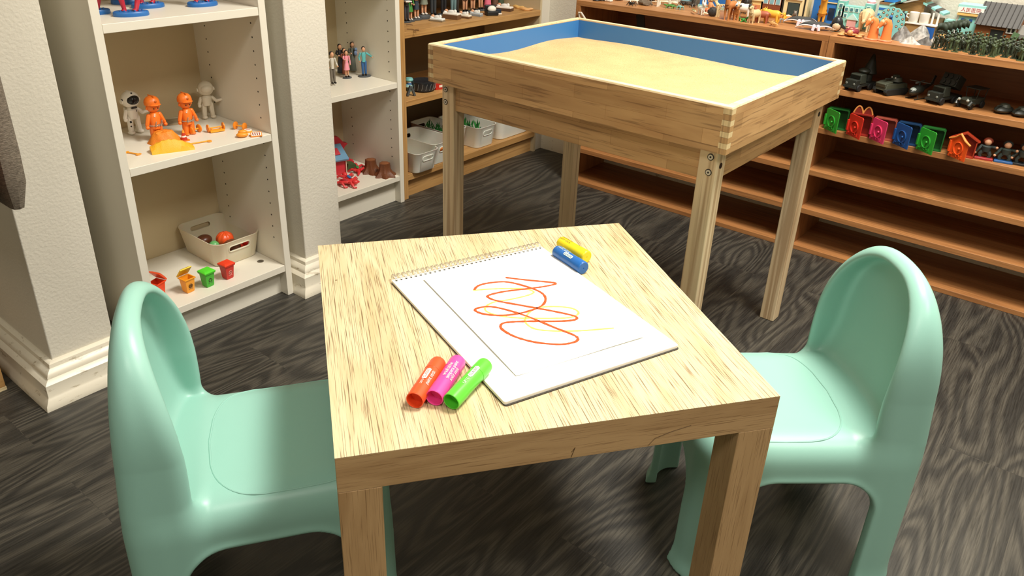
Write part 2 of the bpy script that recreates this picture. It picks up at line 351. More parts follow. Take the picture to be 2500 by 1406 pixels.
# ------------------------------------------------------------------ mint chairs (one moulded shell, cut into seat, backrest and legs)
def surface_nets(F, org, h):
    S = F < 0; nx, ny, nz = F.shape; acc = np.zeros((nx-1, ny-1, nz-1, 3), np.float32); cnt = np.zeros((nx-1, ny-1, nz-1), np.float32)
    cell = lambda A, i, j, k: A[i:nx-1+i, j:ny-1+j, k:nz-1+k]
    for ax in range(3):
        for a in (0, 1):
            for b in (0, 1):
                o0 = [0, 0, 0]; oth = [q for q in range(3) if q != ax]; o0[oth[0]] = a; o0[oth[1]] = b; o1 = list(o0); o1[ax] = 1
                f0 = cell(F, *o0); f1 = cell(F, *o1); m = (f0 < 0) != (f1 < 0)
                tt = np.where(m, f0/np.where(m, f0-f1, 1), 0)
                for q in range(3): acc[..., q] += np.where(m, (tt if q == ax else o0[q]), 0)
                cnt += m
    idx = -np.ones(cnt.shape, np.int64); ii = np.argwhere(cnt > 0); idx[tuple(ii.T)] = np.arange(len(ii))
    V = (ii + acc[tuple(ii.T)]/cnt[tuple(ii.T)][:, None])
    Q = []
    for ax in range(3):
        o = [q for q in range(3) if q != ax]; sl0 = [slice(1, -1)]*3; sl1 = [slice(1, -1)]*3; sl0[ax] = slice(0, -1); sl1[ax] = slice(1, None)
        s0 = S[tuple(sl0)]; s1 = S[tuple(sl1)]; e = np.argwhere(s0 != s1); base = e.copy(); base[:, o[0]] += 1; base[:, o[1]] += 1
        c = []
        for a, b in ((0, 0), (1, 0), (1, 1), (0, 1)):
            p = base.copy(); p[:, o[0]] -= a; p[:, o[1]] -= b; c.append(idx[tuple(p.T)])
        q = np.stack(c, 1); flip = s0[tuple(e.T)] ^ (ax == 1); q[~flip] = q[~flip][:, ::-1]; Q.append(q)
    G = np.stack(np.gradient(F), -1); Vi = np.clip(V, 0, np.array(F.shape)-1.001); i0 = Vi.astype(int); fr = Vi-i0; N = 0
    for a in (0, 1):
        for b in (0, 1):
            for c in (0, 1):
                wgt = np.abs(1-a-fr[:, 0])*np.abs(1-b-fr[:, 1])*np.abs(1-c-fr[:, 2]); N = N + wgt[:, None]*G[i0[:, 0]+a, i0[:, 1]+b, i0[:, 2]+c]
    N /= np.linalg.norm(N, axis=1)[:, None]+1e-9
    return V*h+np.array(org), np.concatenate(Q), N
def smin(a, b, k): hh = np.clip(.5+.5*(b-a)/k, 0, 1); return b*(1-hh)+a*hh-k*hh*(1-hh)
def smax(a, b, k): return -smin(-a, -b, k)
def box2(x, y, hx, hy, r):
    qx = np.abs(x)-hx+r; qy = np.abs(y)-hy+r; return np.hypot(np.maximum(qx, 0), np.maximum(qy, 0))+np.minimum(np.maximum(qx, qy), 0)-r
def chair_field():
    hg = .003; org = (-.216, -.165, -.006)
    x, y, z = np.meshgrid(np.arange(org[0], .192, hg), np.arange(org[1], .166, hg), np.arange(org[2], .56, hg), indexing='ij')
    zz = np.clip(z, 0, .3); hx = .178-.006*zz/.28; hy = .1425+.000*zz
    fl = .007*np.exp(-(np.maximum(z, 0)/.022)**2)
    da = box2(x+.012, z-.0, .110, .212, .062); db = box2(y, z-.0, .088, .205, .055)
    lip = .004*np.exp(-(da/.008)**2)+.003*np.exp(-(db/.008)**2)
    xq = x+.015
    side = box2(xq, y, hx, hy, .05)-fl-lip
    dish = .0035*np.clip(1-(x-.02)**2/.02-(y**2)/.016, 0, 1)
    top = z-(.281-dish)
    r = .032; outer = smax(side, top, r*1.6); outer = np.maximum(outer, -z)
    inner = smax(box2(xq, y, hx-.012, hy-.012, .04), z-.264, .055)
    zc = .360; tt = np.clip((.532-z)/.252, 0, 1)
    arch = np.where(z < zc, np.abs(y)-.1425+np.clip(z-.28, 0, 1)*.04, ((np.abs(y)/.1395)**2.35+(np.maximum(z-zc, 0)/.172)**2.35)**(1/2.35)*.1395-.1395)
    xb = -.187+.075*np.clip(z-.28, 0, 1)
    xf = xb+.034+.060*tt+.016*np.sin(math.pi*tt)
    back = smax(smax(arch, xb-x, .030), x-xf, .030); back = np.maximum(back, -z)
    rec = smax(arch+.019, (xb+.013+.016*(np.abs(y)/.12)**2.2+.034*tt**3.5)-x, .012); rec = np.maximum(rec, .276-z)
    back = smax(back, -rec, .014)
    full = smin(outer, back, .018)
    full = smax(full, -inner, .004)
    full = smax(full, -np.maximum(da, -z-.02), .006); full = smax(full, -np.maximum(db, -z-.02), .006)
    return full.astype(np.float32), org, hg
cV, cQ, cN = surface_nets(*(lambda a: a)(chair_field()))
M_chair = chair_mat()
def split_mesh(name, mask, parent):
    q = cQ[mask]; u, inv = np.unique(q, return_inverse=True); me = bpy.data.meshes.new(name)
    me.from_pydata(cV[u].tolist(), [], inv.reshape(q.shape).tolist()); me.update()
    me.polygons.foreach_set('use_smooth', [True]*len(me.polygons)); me.materials.append(M_chair)
    me.normals_split_custom_set_from_vertices(cN[u].tolist())
    o = bpy.data.objects.new(name, me); col.objects.link(o); o.parent = parent; return o
def make_chair():
    t = thing('child_chair', (-.825, .502, 0), R(56), 'mint green moulded child chair on the left side of the oak table', 'chair', None)
    c = cV[cQ].mean(1); leg = c[:, 2] < .19; bk = (c[:, 2] > .292) & (c[:, 0] < -.03)
    split_mesh('backrest', bk, t); split_mesh('seat', ~leg & ~bk, t)
    for a in (c[:, 0] < 0, c[:, 0] >= 0):
        for b in (c[:, 1] < 0, c[:, 1] >= 0): split_mesh('leg', leg & a & b, t)
    P = []; up_ = cV[(cN[:, 2] > .6) & (cV[:, 2] > .255)]       # raised outline on the seat
    for i in range(48):
        a = 2*math.pi*i/48; cx, sx = math.cos(a), math.sin(a); e = .42
        X = .030+.094*math.copysign(abs(cx)**e, cx); Y = .121*math.copysign(abs(sx)**e, sx); X -= .0 if cx > 0 else .020*(1-(Y/.121)**2)
        Z = .281-.0035*max(0, min(1, 1-(X-.02)**2/.02-Y*Y/.016)); k_ = np.argsort((up_[:, 0]-X)**2+(up_[:, 1]-Y)**2)[:4]; P.append((X, Y, float(up_[k_, 2].mean())-.0004))
    MB().tube(P, .0017, 8, closed=True).build('seat_outline', M_chair, t)
    return t
ch = make_chair()
copy_thing(ch, (-.293, 1.109, 0), R(221), 'mint green moulded child chair on the right side of the oak table')

# ------------------------------------------------------------------ sand table
T0 = Vector((-.5184, 1.284, 0)); TA = R(-1.0414)
t = thing('sand_table', T0, TA, 'wooden sand table on tall legs with a blue lined tray full of sand', 'table')
L, W, H, HB, q, ins, th = .7537, .593, .6779, .5905, .0377, .0223, .016
N = 8; dz = (H-.003-HB)/N
def side(name, axis, near, mat, a, b, par):
    """tray side with finger joints: main board plus alternate fingers at both ends"""
    m = MB(); z1 = H-.003
    if axis == 'x': m.b2((a+th, near, HB), (b-th, near+th, z1))
    else: m.b2((near, a+th, HB), (near+th, b-th, z1))
    o = m.build(name, mat, par)
    for s0, s1 in ((a, a+th), (b-th, b)):
        e = MB()
        for i in range(par_flag, N, 2):
            za, zb = HB+i*dz+.0002, HB+(i+1)*dz-.0002
            if axis == 'x': e.b2((s0-.0004*(s0 == a), near-.0003, za), (s1+.0004*(s1 == b), near+th+.0003, zb))
            else: e.b2((near-.0003, s0-.0004*(s0 == a), za), (near+th+.0003, s1+.0004*(s1 == b), zb))
        e.build('finger_joint', M_rub_end if axis == 'x' else M_rub_end2, o)
par_flag = 0
side('tray_side', 'x', 0, M_rub_x, -L, 0, t); side('tray_side', 'x', W-th, M_rub_x, -L, 0, t)
par_flag = 1
side('tray_side', 'y', -L, M_rub_y, 0, W, t); side('tray_side', 'y', -th, M_rub_y, 0, W, t)
rm = MB()
P = [(-L, 0), (0, 0), (0, W), (-L, W)]; I2 = [(-L+th, th), (-th, th), (-th, W-th), (-L+th, W-th)]
rm = MB(); rv = [(x, y, H-.0029) for x, y in P+I2]+[(x+(.0012 if x < -L/2 else -.0012), y+(.0012 if y < W/2 else -.0012), H) for x, y in P]+[(x, y, H) for x, y in I2]
rf = []
for i in range(4):
    j = (i+1) % 4; rf += [(i, j, 8+j, 8+i), (8+i, 8+j, 12+j, 12+i), (12+i, 12+j, 4+j, 4+i), (i, 4+i, 4+j, j)]
rm.add(rv, rf).build('rim', M_rim_x, t, smooth=False)
M_blue = pl('#3a78b8', .4, 'blue_laminate')
MB().b2((-L+th, th, HB+.004), (-th, W-th, HB+.010)).build('tray_bottom', M_blue, t)
ln = MB(); g = .0012; zt = H-.004
ln.b2((-L+th, th, HB+.01), (-L+th+g, W-th, zt)).b2((-th-g, th, HB+.01), (-th, W-th, zt)).b2((-L+th, th, HB+.01), (-th, th+g, zt)).b2((-L+th, W-th-g, HB+.01), (-th, W-th, zt))
ln.build('tray_lining', M_blue, t)
for x0, x1, y0, y1, mm in ((-L+ins+q, -ins-q, ins+.006, ins+.024, M_rub_x), (-L+ins+q, -ins-q, W-ins-.024, W-ins-.006, M_rub_x), (-L+ins+.006, -L+ins+.024, ins+q, W-ins-q, M_rub_y), (-ins-.024, -ins-.006, ins+q, W-ins-q, M_rub_y)):
    MB().b2((x0, y0, .5255), (x1, y1, HB)).build('apron', mm, t, bevel=.001)
M_ring = pl('#1d1a17', .3, 'bolt_black', metal=.4); M_bolt = pl('#cfc8ba', .35, 'bolt_pale', metal=.2)
for lx in (-L+ins, -ins-q):
    for ly in (ins, W-ins-q):
        lg = MB().b2((lx, ly, 0), (lx+q, ly+q, HB)).build('leg', M_pine, t, bevel=.0022)
        left = lx < -L/2; yy = ly if ly < W/2 else ly+q; d = -1 if ly < W/2 else 1; xx = lx+q*.62 if not left else lx+.012
        for bz in (.5735, .5435):
            b = MB().cyl((xx, yy+d*.0002, bz), (xx, yy+d*.0008, bz), .0066, n=20).build('bolt_recess', M_ring, lg)
            MB().cyl((xx, yy+d*.0006, bz), (xx, yy+d*.0014, bz), .0050, n=18).build('bolt_head', M_bolt, lg)
            MB().cyl((xx, yy+d*.0013, bz), (xx, yy+d*.0018, bz), .0021, n=6).build('bolt_socket', M_ring, lg)
        xs = lx if left else lx+q; dd = -1 if left else 1
        MB().cyl((xs+dd*.0002, ly+q*.45, .556), (xs+dd*.0008, ly+q*.45, .556), .0058, n=18).build('bolt_recess', M_ring, lg)
# sand: dunes
sx0, sx1, sy0, sy1 = -L+th+g, -th-g, th+g, W-th-g; nx, ny = 110, 90; rnd = random.Random(4)
wv = [(rnd.uniform(-22, 22), rnd.uniform(-26, 26), rnd.uniform(0, 6.3), rnd.uniform(.4, 1)) for _ in range(9)]
def sandz(x, y):
    s = sum(a*math.sin(kx*x+ky*y+p)/(1+.12*math.hypot(kx, ky)) for kx, ky, p, a in wv)
    hgt = .629+.0058*s+.012*math.exp(-((x+.62)**2+(y-.05)**2)/.02)
    hgt += .026*math.exp(-((x+.02)/.16)**2-((y-.05)/.2)**2)*1.0+.012*math.exp(-((y-.0)/.12)**2)
    return min(hgt, H-.006)
vs = [(sx0+(sx1-sx0)*i/nx, sy0+(sy1-sy0)*j/ny, 0) for i in range(nx+1) for j in range(ny+1)]; vs = [(x, y, sandz(x, y)) for x, y, _ in vs]
fs = [(i*(ny+1)+j, (i+1)*(ny+1)+j, (i+1)*(ny+1)+j+1, i*(ny+1)+j+1) for i in range(nx) for j in range(ny)]
# skirt down to the tray bottom so the sand is a solid body
ring = [i*(ny+1) for i in range(nx+1)]+[nx*(ny+1)+j for j in range(1, ny+1)]+[i*(ny+1)+ny for i in range(nx-1, -1, -1)]+[j for j in range(ny-1, 0, -1)]
k0 = len(vs); vs += [(vs[i][0], vs[i][1], HB+.0102) for i in ring]; kk = len(ring)
fs += [(ring[i], ring[(i+1) % kk], k0+(i+1) % kk, k0+i) for i in range(kk)]+[tuple(range(k0, k0+kk))]
sd = MB().add(vs, fs).build('sand', sand_mat(), None); sd.location = T0; sd.rotation_euler.z = TA
tag(sd, 'pale golden play sand heaped in the blue lined tray', 'sand', kind='stuff')

# ------------------------------------------------------------------ white bookcases
def holes(m, pts, ax, s):       # small drilled pegs holes on a side panel
    for p in pts:
        a = Vector(p); d = Vector(ax)*.0007; m.cyl(a, a+d, .0022, n=8)
def white_case(loc, w, d, shelves, kick, H, label, hx=(.037, .235), hz=None, cam_disc=False):
    t = thing('bookcase', loc, 0, label, 'bookcase'); b = .018      # local: front at x=0, depth -x, width +y
    sps = [MB().b2((-d, 0, 0), (0, b, H)).build('side_panel', M_white, t, bevel=.001), MB().b2((-d, w-b, 0), (0, w, H)).build('side_panel', M_white, t, bevel=.001)]
    MB().b2((-d, b, 0), (-d+.004, w-b, H-b)).build('back_panel', M_white_shaded, t)
    MB().b2((-d, b, H-b), (0, w-b, H)).build('top_panel', M_white, t, bevel=.001)
    for z in shelves: MB().b2((-d+.0045, b+.0006, z-b), (-.001, w-b-.0006, z)).build('shelf', M_white, t, bevel=.001)
    MB().b2((-kick-.016, b, 0), (-kick, w-b, shelves[-1]-b)).build('plinth', M_white, t)
    for yy, dy, sp in ((b-.0004, 1, sps[0]), (w-b+.0004, -1, sps[1])):
        for x in (-hx[0], -hx[1]):
            m = MB(); z = .16
            while z < H-.06:
                if all(abs(z-s+.009) > .016 for s in shelves): holes(m, [(x, yy, z)], (0, dy, 0), 1)
                z += .032
            m.build('peg_holes', pl('#3b3329', .8, 'drilled_hole'), sp)
    if cam_disc:
        p = at(636, 638, shelves[-1])-Vector(loc); MB().lathe([(.0085, 0), (.0085, .0008)], 20, p).build('cam_cover', pl('#8d8578', .3, 'cam_metal', metal=.7), t)
        MB().box((p.x, p.y, p.z+.001), (.009, .002, .0006), .6).build('cam_slot', pl('#2c2822', .6), t)
    return t
ZA, ZB, Z1 = .7432, .447, .0897
white_case((-1.5736, .6915, 0), .3887, .2915, (ZA, ZB, Z1), .029, 1.06, 'white bookcase between the two wall piers, orange figures on its shelf', cam_disc=True)
Z2B, Z2C = .4187, .0995
white_case((-1.8276, 1.3522, 0), .3878, .2915, (.7432, Z2B, Z2C), .028, 1.06, 'white bookcase beyond the middle pier, holding brown tree stumps on its bottom shelf')

# ------------------------------------------------------------------ light wooden shelving beside it
Z3A, Z3B, Z3C = .572, .3468, .0893
t = thing('wooden_bookcase', (-1.8358, 1.7476, 0), 0, 'light oak coloured bookcase in the corner with white storage bins on its lowest shelf', 'bookcase')
w3, d3 = .759, .288
MB().b2((-d3, 0, 0), (0, .020, 1.06)).build('side_panel', M_bc_z, t, bevel=.001)
MB().b2((-d3, w3-.012, 0), (-.004, w3, 1.06)).build('side_panel', M_white_shaded, t)
MB().b2((-d3, .02, 0), (-d3+.004, w3-.012, 1.04)).build('back_panel', M_bc_back_shaded, t)
MB().b2((-d3, .02, 1.04), (0, w3-.012, 1.06)).build('top_panel', M_bc_y, t, bevel=.001)
for z, h3 in ((.80, .02), (Z3A, .021), (Z3B, .019), (Z3C, .023)): MB().b2((-d3+.0045, .0202, z-h3), (-.0005, w3-.0125, z)).build('shelf', M_bc_y, t, bevel=.0012)
MB().b2((-.036, .02, 0), (-.020, w3-.012, Z3C-.023)).build('plinth', M_bc_y, t)
m = MB()
for z in (.64, .54, .69, .30): holes(m, [(-.05, w3-.0124, z)], (0, -1, 0), 1)
m.build('peg_holes', pl('#4a3a28', .8, 'drilled_hole'), t)

# ------------------------------------------------------------------ low brown shelf units along the back wall
ZT, ZV, ZH, Z4, Z5, Z6 = .658, .5156, .3961, .2644, .1402, .0147
def low_unit(x0, wd, label, strap=False):
    t = thing('low_shelf_unit', (x0, 2.306, 0), 0, label, 'shelf'); D = .258; b = .0175
    MB().b2((0, 0, 0), (b, D, ZT-b)).build('side_panel', M_brn_z, t, bevel=.0008)
    MB().b2((wd-b, 0, 0), (wd, D, ZT-b)).build('side_panel', M_brn_z, t, bevel=.0008)
    MB().b2((0, 0, ZT-b), (wd, D, ZT)).build('top_board', M_brn_x, t, bevel=.0008)
    MB().b2((b, D-.004, 0), (wd-b, D, ZT-b)).build('back_panel', M_brn_back, t)
    for z in (ZV, ZH, Z4, Z5, Z6): MB().b2((b, .0005, z-(.0165 if z > .02 else .0145)), (wd-b, D-.0045, z)).build('shelf', M_brn_x, t, bevel=.0008)
    return t
low_unit(-1.5474, .8632, 'long low brown shelf unit behind the sand table')
low_unit(-.6832, .8632, 'low brown shelf unit on the right with green army toys on top')

# ------------------------------------------------------------------ things on the oak table
ZTAB = .45
pa = thing('sketch_pad', (-.7988, .727, ZTAB), R(69.2), 'white wire bound sketch pad lying open on the oak table', 'sketch pad')
PW, PL = .277, .354        # local x along the wire, -y away from it
M_paper = pl('#f6f4ec', .6, 'paper')
pgs = MB(); pgs.prism([(x, -y) for x, y in rrect(PW, PL, .003, 3, PW/2, PL/2)], .0012, .0052).build('page_block', M_paper, pa)
MB().prism([(x, -y) for x, y in rrect(PW+.001, PL+.002, .004, 3, PW/2, PL/2+.0015)], 0, .0011).build('backing_board', pl('#3a352c', .7, 'board'), pa)
MB().b2((.0005, -PL+.001, .0053), (PW-.001, -.0005, .0055)).build('top_page', M_paper, pa)
M_wire = pl('#c4c1b8', .3, 'white_wire', metal=.3); M_hole = pl('#2a251f', .9, 'punched_hole')
nr = 33
for i in range(nr):
    x = .006+(PW-.012)*i/(nr-1)
    r = MB(); c = (0, .0028)
    for dx in (-.0011, .0011): r.tube([(x+dx, .0015+.0088*math.cos(a), .0050+.0068*math.sin(a)) for a in [R(-28+236*k/11) for k in range(12)]], .0005, 6)
    r.build('wire_ring', M_wire, pa)
    MB().lathe([(.0019, 0), (.0019, .0002)], 10, (x, -.0068, .0055), 1.0, 1.0).build('punched_hole', M_hole, pa)
ZP = ZTAB+.0056
# drawing sheet: local x along long side
P0 = at(1260, 919, ZP); P1 = at(1042, 692, ZP); P2 = at(1580, 822, ZP)
ang = math.atan2(P1.y-P0.y, P1.x-P0.x)
ds = thing('drawing_sheet', (P0.x, P0.y, ZP), ang, 'loose sheet of white paper with orange and yellow crayon scribble, on the sketch pad', 'drawing')
sgn = -1 if (Matrix.Rotation(-ang, 3, 'Z') @ (P2-P0)).y < 0 else 1
XS = [0, .002, .005, .009, .014, .02, .03, .05, .08, .12, .17, .22, .29]; YS = [0, .002, .005, .009, .014, .02, .03, .06, .10, .15, .206]
vs = []; fs = []; ny_ = len(YS)
for x in XS:
    for y in YS:
        lf = .0017*math.exp(-(y/.011)**2)*(1-.5*math.exp(-(x/.03)**2))+.0016*math.exp(-(x/.011)**2)*(.5+.5*math.tanh((y-.11)/.03))
        vs.append((x, sgn*y, .0002+lf))
vs += [(x, y, z+.00025) for x, y, z in vs]; n0 = len(XS)*ny_
for o_ in (0, n0):
    for i in range(len(XS)-1):
        for j in range(ny_-1): a = o_+i*ny_+j; fs.append((a, a+ny_, a+ny_+1, a+1))
edge = [i*ny_ for i in range(len(XS))]+[(len(XS)-1)*ny_+j for j in range(1, ny_)]+[i*ny_+ny_-1 for i in range(len(XS)-2, -1, -1)]+list(range(ny_-2, 0, -1))
fs += [(edge[i], edge[(i+1) % len(edge)], n0+edge[(i+1) % len(edge)], n0+edge[i]) for i in range(len(edge))]
MB().add(vs, fs).build('paper_sheet', M_paper, ds, ang=30)
def crayon(pts, c, wd, name, z):
    import itertools
    pts = [Vector((p[0], p[1])) for p in pts]; P = []
    for i in range(len(pts)-1):
        a = pts[max(i-1, 0)]; b = pts[i]; d = pts[i+1]; e = pts[min(i+2, len(pts)-1)]
        for k in range(7):
            t = k/7; P.append(.5*((2*b)+(-a+d)*t+(2*a-5*b+4*d-e)*t*t+(-a+3*b-3*d+e)*t**3))
    P.append(pts[-1]); W_ = [at(p.x, p.y, ZP+z) for p in P]; inv = Matrix.Rotation(-ang, 4, 'Z')
    L_ = [inv @ (q-Vector((P0.x, P0.y, ZP))) for q in W_]; m = MB(); rnd = random.Random(len(P)); vs = []; fs = []
    for i, q in enumerate(L_):
        d = (L_[min(i+1, len(L_)-1)]-L_[max(i-1, 0)]); nrm = Vector((-d.y, d.x, 0)).normalized()*wd*(.75+.5*rnd.random()); zz = Vector((0, 0, .00028))
        vs += [q-nrm, q+nrm, q-nrm*.8+zz, q+nrm*.8+zz]
    for i in range(len(L_)-1):
        a = i*4; fs += [(a+2, a+3, a+7, a+6), (a, a+2, a+6, a+4), (a+3, a+1, a+5, a+7)]
    m.add(vs, fs).build(name, c, ds)
M_cro = pl('#e4551d', .8, 'orange_crayon', bump=900); M_cry = pl('#efd767', .8, 'yellow_crayon', bump=900)
zp = lambda L_: [(940+x/3.125, 560+y/3.125) for x, y in L_]
crayon(zp([(672, 465), (800, 455), (960, 450), (1080, 455), (1135, 478), (1080, 505), (950, 535), (830, 555), (768, 590), (775, 625), (860, 655), (1010, 675), (1200, 678), (1380, 675), (1455, 658), (1475, 630), (1420, 600), (1300, 588), (1180, 595), (1110, 625), (1070, 680), (1080, 720), (1150, 760), (1300, 775), (1500, 772), (1745, 752)]), M_cry, .0017, 'yellow_crayon_line', .0006)
crayon(zp([(680, 462), (710, 430), (790, 408), (930, 400), (1080, 435), (1190, 480), (1225, 530), (1190, 585), (1060, 632), (900, 655), (760, 645), (690, 620), (705, 600), (790, 588), (900, 605), (1080, 660), (1300, 750), (1440, 805), (1472, 835), (1440, 860), (1330, 876), (1150, 860), (1000, 820), (905, 770), (882, 735), (920, 710), (1080, 700), (1300, 700), (1430, 692), (1465, 675), (1430, 655), (1280, 622), (1050, 580), (860, 545), (785, 515), (810, 495), (930, 470), (1120, 448), (1250, 428), (1303, 412), (1260, 402), (1080, 385), (920, 366)]), M_cro, .0020, 'orange_crayon_line', .0009)

# paint sticks: body along +x, open end at x=0
def stick(p0, p1, z0, z1, color, open_end, label, txt, lc, tc_, roll=0, back=False):
    a, b = at(*p0, ZTAB+z0), at(*p1, ZTAB+z1); d = b-a; Ln = d.length; rz = math.atan2(d.y, d.x)
    t = thing('paint_stick', a, rz, label, 'paint stick', 'paint sticks on the oak table')
    t.rotation_euler = (0, -math.asin(d.z/Ln), rz); r = .0111
    M = pl(color, .32, 'stick_plastic'); m = MB(); S = Matrix.Rotation(R(90), 4, 'Y')
    if open_end: prof = [(.0006, .013), (r-.0018, .0125), (r-.0012, .0005), (r-.0006, 0), (r, .0008)]
    else: prof = [(.0008, .0011), (.0012, 0), (r-.0016, 0), (r-.0003, .0012)]
    prof += [(r, .002), (r, Ln*.27), (r-.0004, Ln*.275), (r-.0004, Ln*.70), (r, Ln*.705), (r*.985, Ln-.006), (r*.9, Ln-.002), (r*.74, Ln-.0004), (.0005, Ln)]
    m.M = S; m.lathe(prof, 36); m.M = Matrix(); m.build('barrel', M, t, ang=30)
    # printed label, curved round the barrel
    def pill(x0, x1, a0, a1, mat, nm):
        vs = []; fs = []; n1, n2 = 14, 8; rr = r+.00012
        for i in range(n1+1):
            u = i/n1; x = x0+(x1-x0)*u; e = min(u, 1-u)*(x1-x0)/.0022; kk = 1 if e >= 1 else math.sqrt(max(0, 1-(1-e)**2))
            for j in range(n2+1):
                aa = R((a0+a1)/2+(a1-a0)/2*kk*(j/n2*2-1)); vs.append((x, math.sin(aa)*rr, math.cos(aa)*rr))
        for i in range(n1):
            for j in range(n2): q_ = i*(n2+1)+j; fs.append((q_, q_+1, q_+n2+2, q_+n2+1))
        return MB().add(vs, fs).build(nm, mat, t)
    flip = -1 if back else 1; Ml = pl(lc, .5, 'label_ink'); Mt = pl(tc_, .5, 'label_ink')
    for (s, x, aa, sz, on) in txt:
        if on: pill(x-.0115, x+.0115, roll+aa-16, roll+aa+16, Ml, 'label_patch')
        Rr = Matrix.Rotation(-R(roll+aa), 4, 'X') @ Matrix.Translation((x, 0, 0)) @ (Matrix.Rotation(math.pi, 4, 'Z') if back else Matrix())
        text_part(s, sz, Mt if on else Ml, t, Rr, 'lettering', wrap=r+.0003)
    return t
W_ = '#f4efe4'
stick((1012, 978), (1072, 884), .0112, .0112, '#f2582a', True, 'orange paint stick lying on the oak table, leftmost of the open ended three', [('CLASSIC', .043, 12, .0052, True), ('paint stick', .038, -24, .0068, False), ('LBTOY', .027, 10, .004, False)], W_, '#8d3417', -8)
stick((1060, 972), (1120, 880), .0112, .0135, '#f44fa3', True, 'pink paint stick between the orange and the green one', [('washable', .047, 14, .0075, False), ('tempera paint', .048, -14, .0066, False), ('solid stick', .044, -42, .0066, False)], W_, '#8d3417', -8)
stick((1101, 981), (1187, 888), .0112, .0165, '#62d63c', True, 'green paint stick with one end resting on the sketch pad', [('CLASSIC', .052, 8, .005, True), ('LBTOY', .034, 4, .0052, False)], W_, '#2c5a1d', -14)
stick((1425, 655), (1358, 612), .0112, .0112, '#2468b4', False, 'blue paint stick beside the upper edge of the sketch pad', [('washable', .052, -30, .0068, False), ('paint stick', .054, -4, .007, False), ('CLASSIC', .036, 22, .005, True)], '#cfe3df', '#24507c', 6, True)
stick((1433, 628), (1368, 590), .0112, .0112, '#f5df28', False, 'yellow paint stick behind the blue one', [('washable', .054, -20, .0075, False), ('paint stick', .055, 10, .0068, False)], '#86602a', '#86602a', 6, True)

# ------------------------------------------------------------------ garments and box at the far left edge
def garment(cx, y, x1, zb, zt, th_, mat, label, nm):
    t = thing(nm, (cx, y, zb), 0, label, 'garment')
    W2 = x1-cx; vs = []; fs = []; nu, nv = 14, 16
    for k in range(nv+1):
        v = k/nv; z = (zt-zb)*v; inn = .02*(1-min(1, v*9))**2; wdt = (W2-inn)*(1-.12*v)
        for i in range(nu):
            a = 2*math.pi*i/nu; ex = .35; x = wdt*math.copysign(abs(math.cos(a))**ex, math.cos(a)); yy = th_*(1-.5*(1-min(1, v*12))**2)*math.copysign(abs(math.sin(a))**.5, math.sin(a))*(1+.08*math.sin(9*x/W2+v*3))
            vs.append((x, yy, z))
    for k in range(nv):
        for i in range(nu): fs.append((k*nu+i, k*nu+(i+1) % nu, (k+1)*nu+(i+1) % nu, (k+1)*nu+i))
    fs += [tuple(range(nu))[::-1], tuple(nv*nu+i for i in range(nu))]
    MB().add(vs, fs).build('body', mat, t); return t
def felt(c1, c2):
    m, n, b = nodes('felt_cloth', .95); tc = n.nodes.new('ShaderNodeTexCoord')
    z = noise(n, mapv(n, tc.outputs['Object'], (160, 160, 700)), 1, 4, 1); rr = ramp(n, [(.35, c1), (.65, c2)]); n.links.new(z, rr.inputs[0]); n.links.new(rr.outputs[0], b.inputs['Base Color'])
    bp = n.nodes.new('ShaderNodeBump'); bp.inputs['Strength'].default_value = .6; bp.inputs['Distance'].default_value = .002; n.links.new(z, bp.inputs['Height']); n.links.new(bp.outputs[0], b.inputs['Normal']); return m
garment(-1.50, .435, -1.372, .492, 1.25, .022, felt('#5f564a', '#8a7f70'), 'grey felt garment hanging in front of the far left wall pier', 'hanging_coat')
garment(-1.50, .380, -1.390, .500, 1.25, .022, felt('#3f3a35', '#5c6a66'), 'dark teal grey garment hanging between the grey and the orange one', 'hanging_coat')
garment(-1.45, .330, -1.262, .545, 1.25, .018, felt('#a85f35', '#c4774a'), 'orange brown garment hanging at the very left edge', 'hanging_coat')
rail = thing('coat_rail', (-1.50, .30, 1.27), 0, 'wooden rail holding the hanging garments above the far left corner', 'rail')
MB().cyl((0, -.02, 0), (0, .176, 0), .012).build('rod', M_pine, rail); MB().lathe([(.03, 0), (.03, .012)], 16).build('knob', M_pine, rail, loc=(0, -.02, -.006))
bx = thing('wooden_crate', (-1.80, .31, 0), 0, 'pale wooden crate on the floor at the foot of the far left pier', 'crate')
MB().b2((-.12, -.1, .008), (.126, .1, .075)).build('body', M_bc_y, bx, bevel=.002); MB().b2((-.12, -.1, 0), (.1265, .1005, .008)).build('base', M_rim_y, bx)

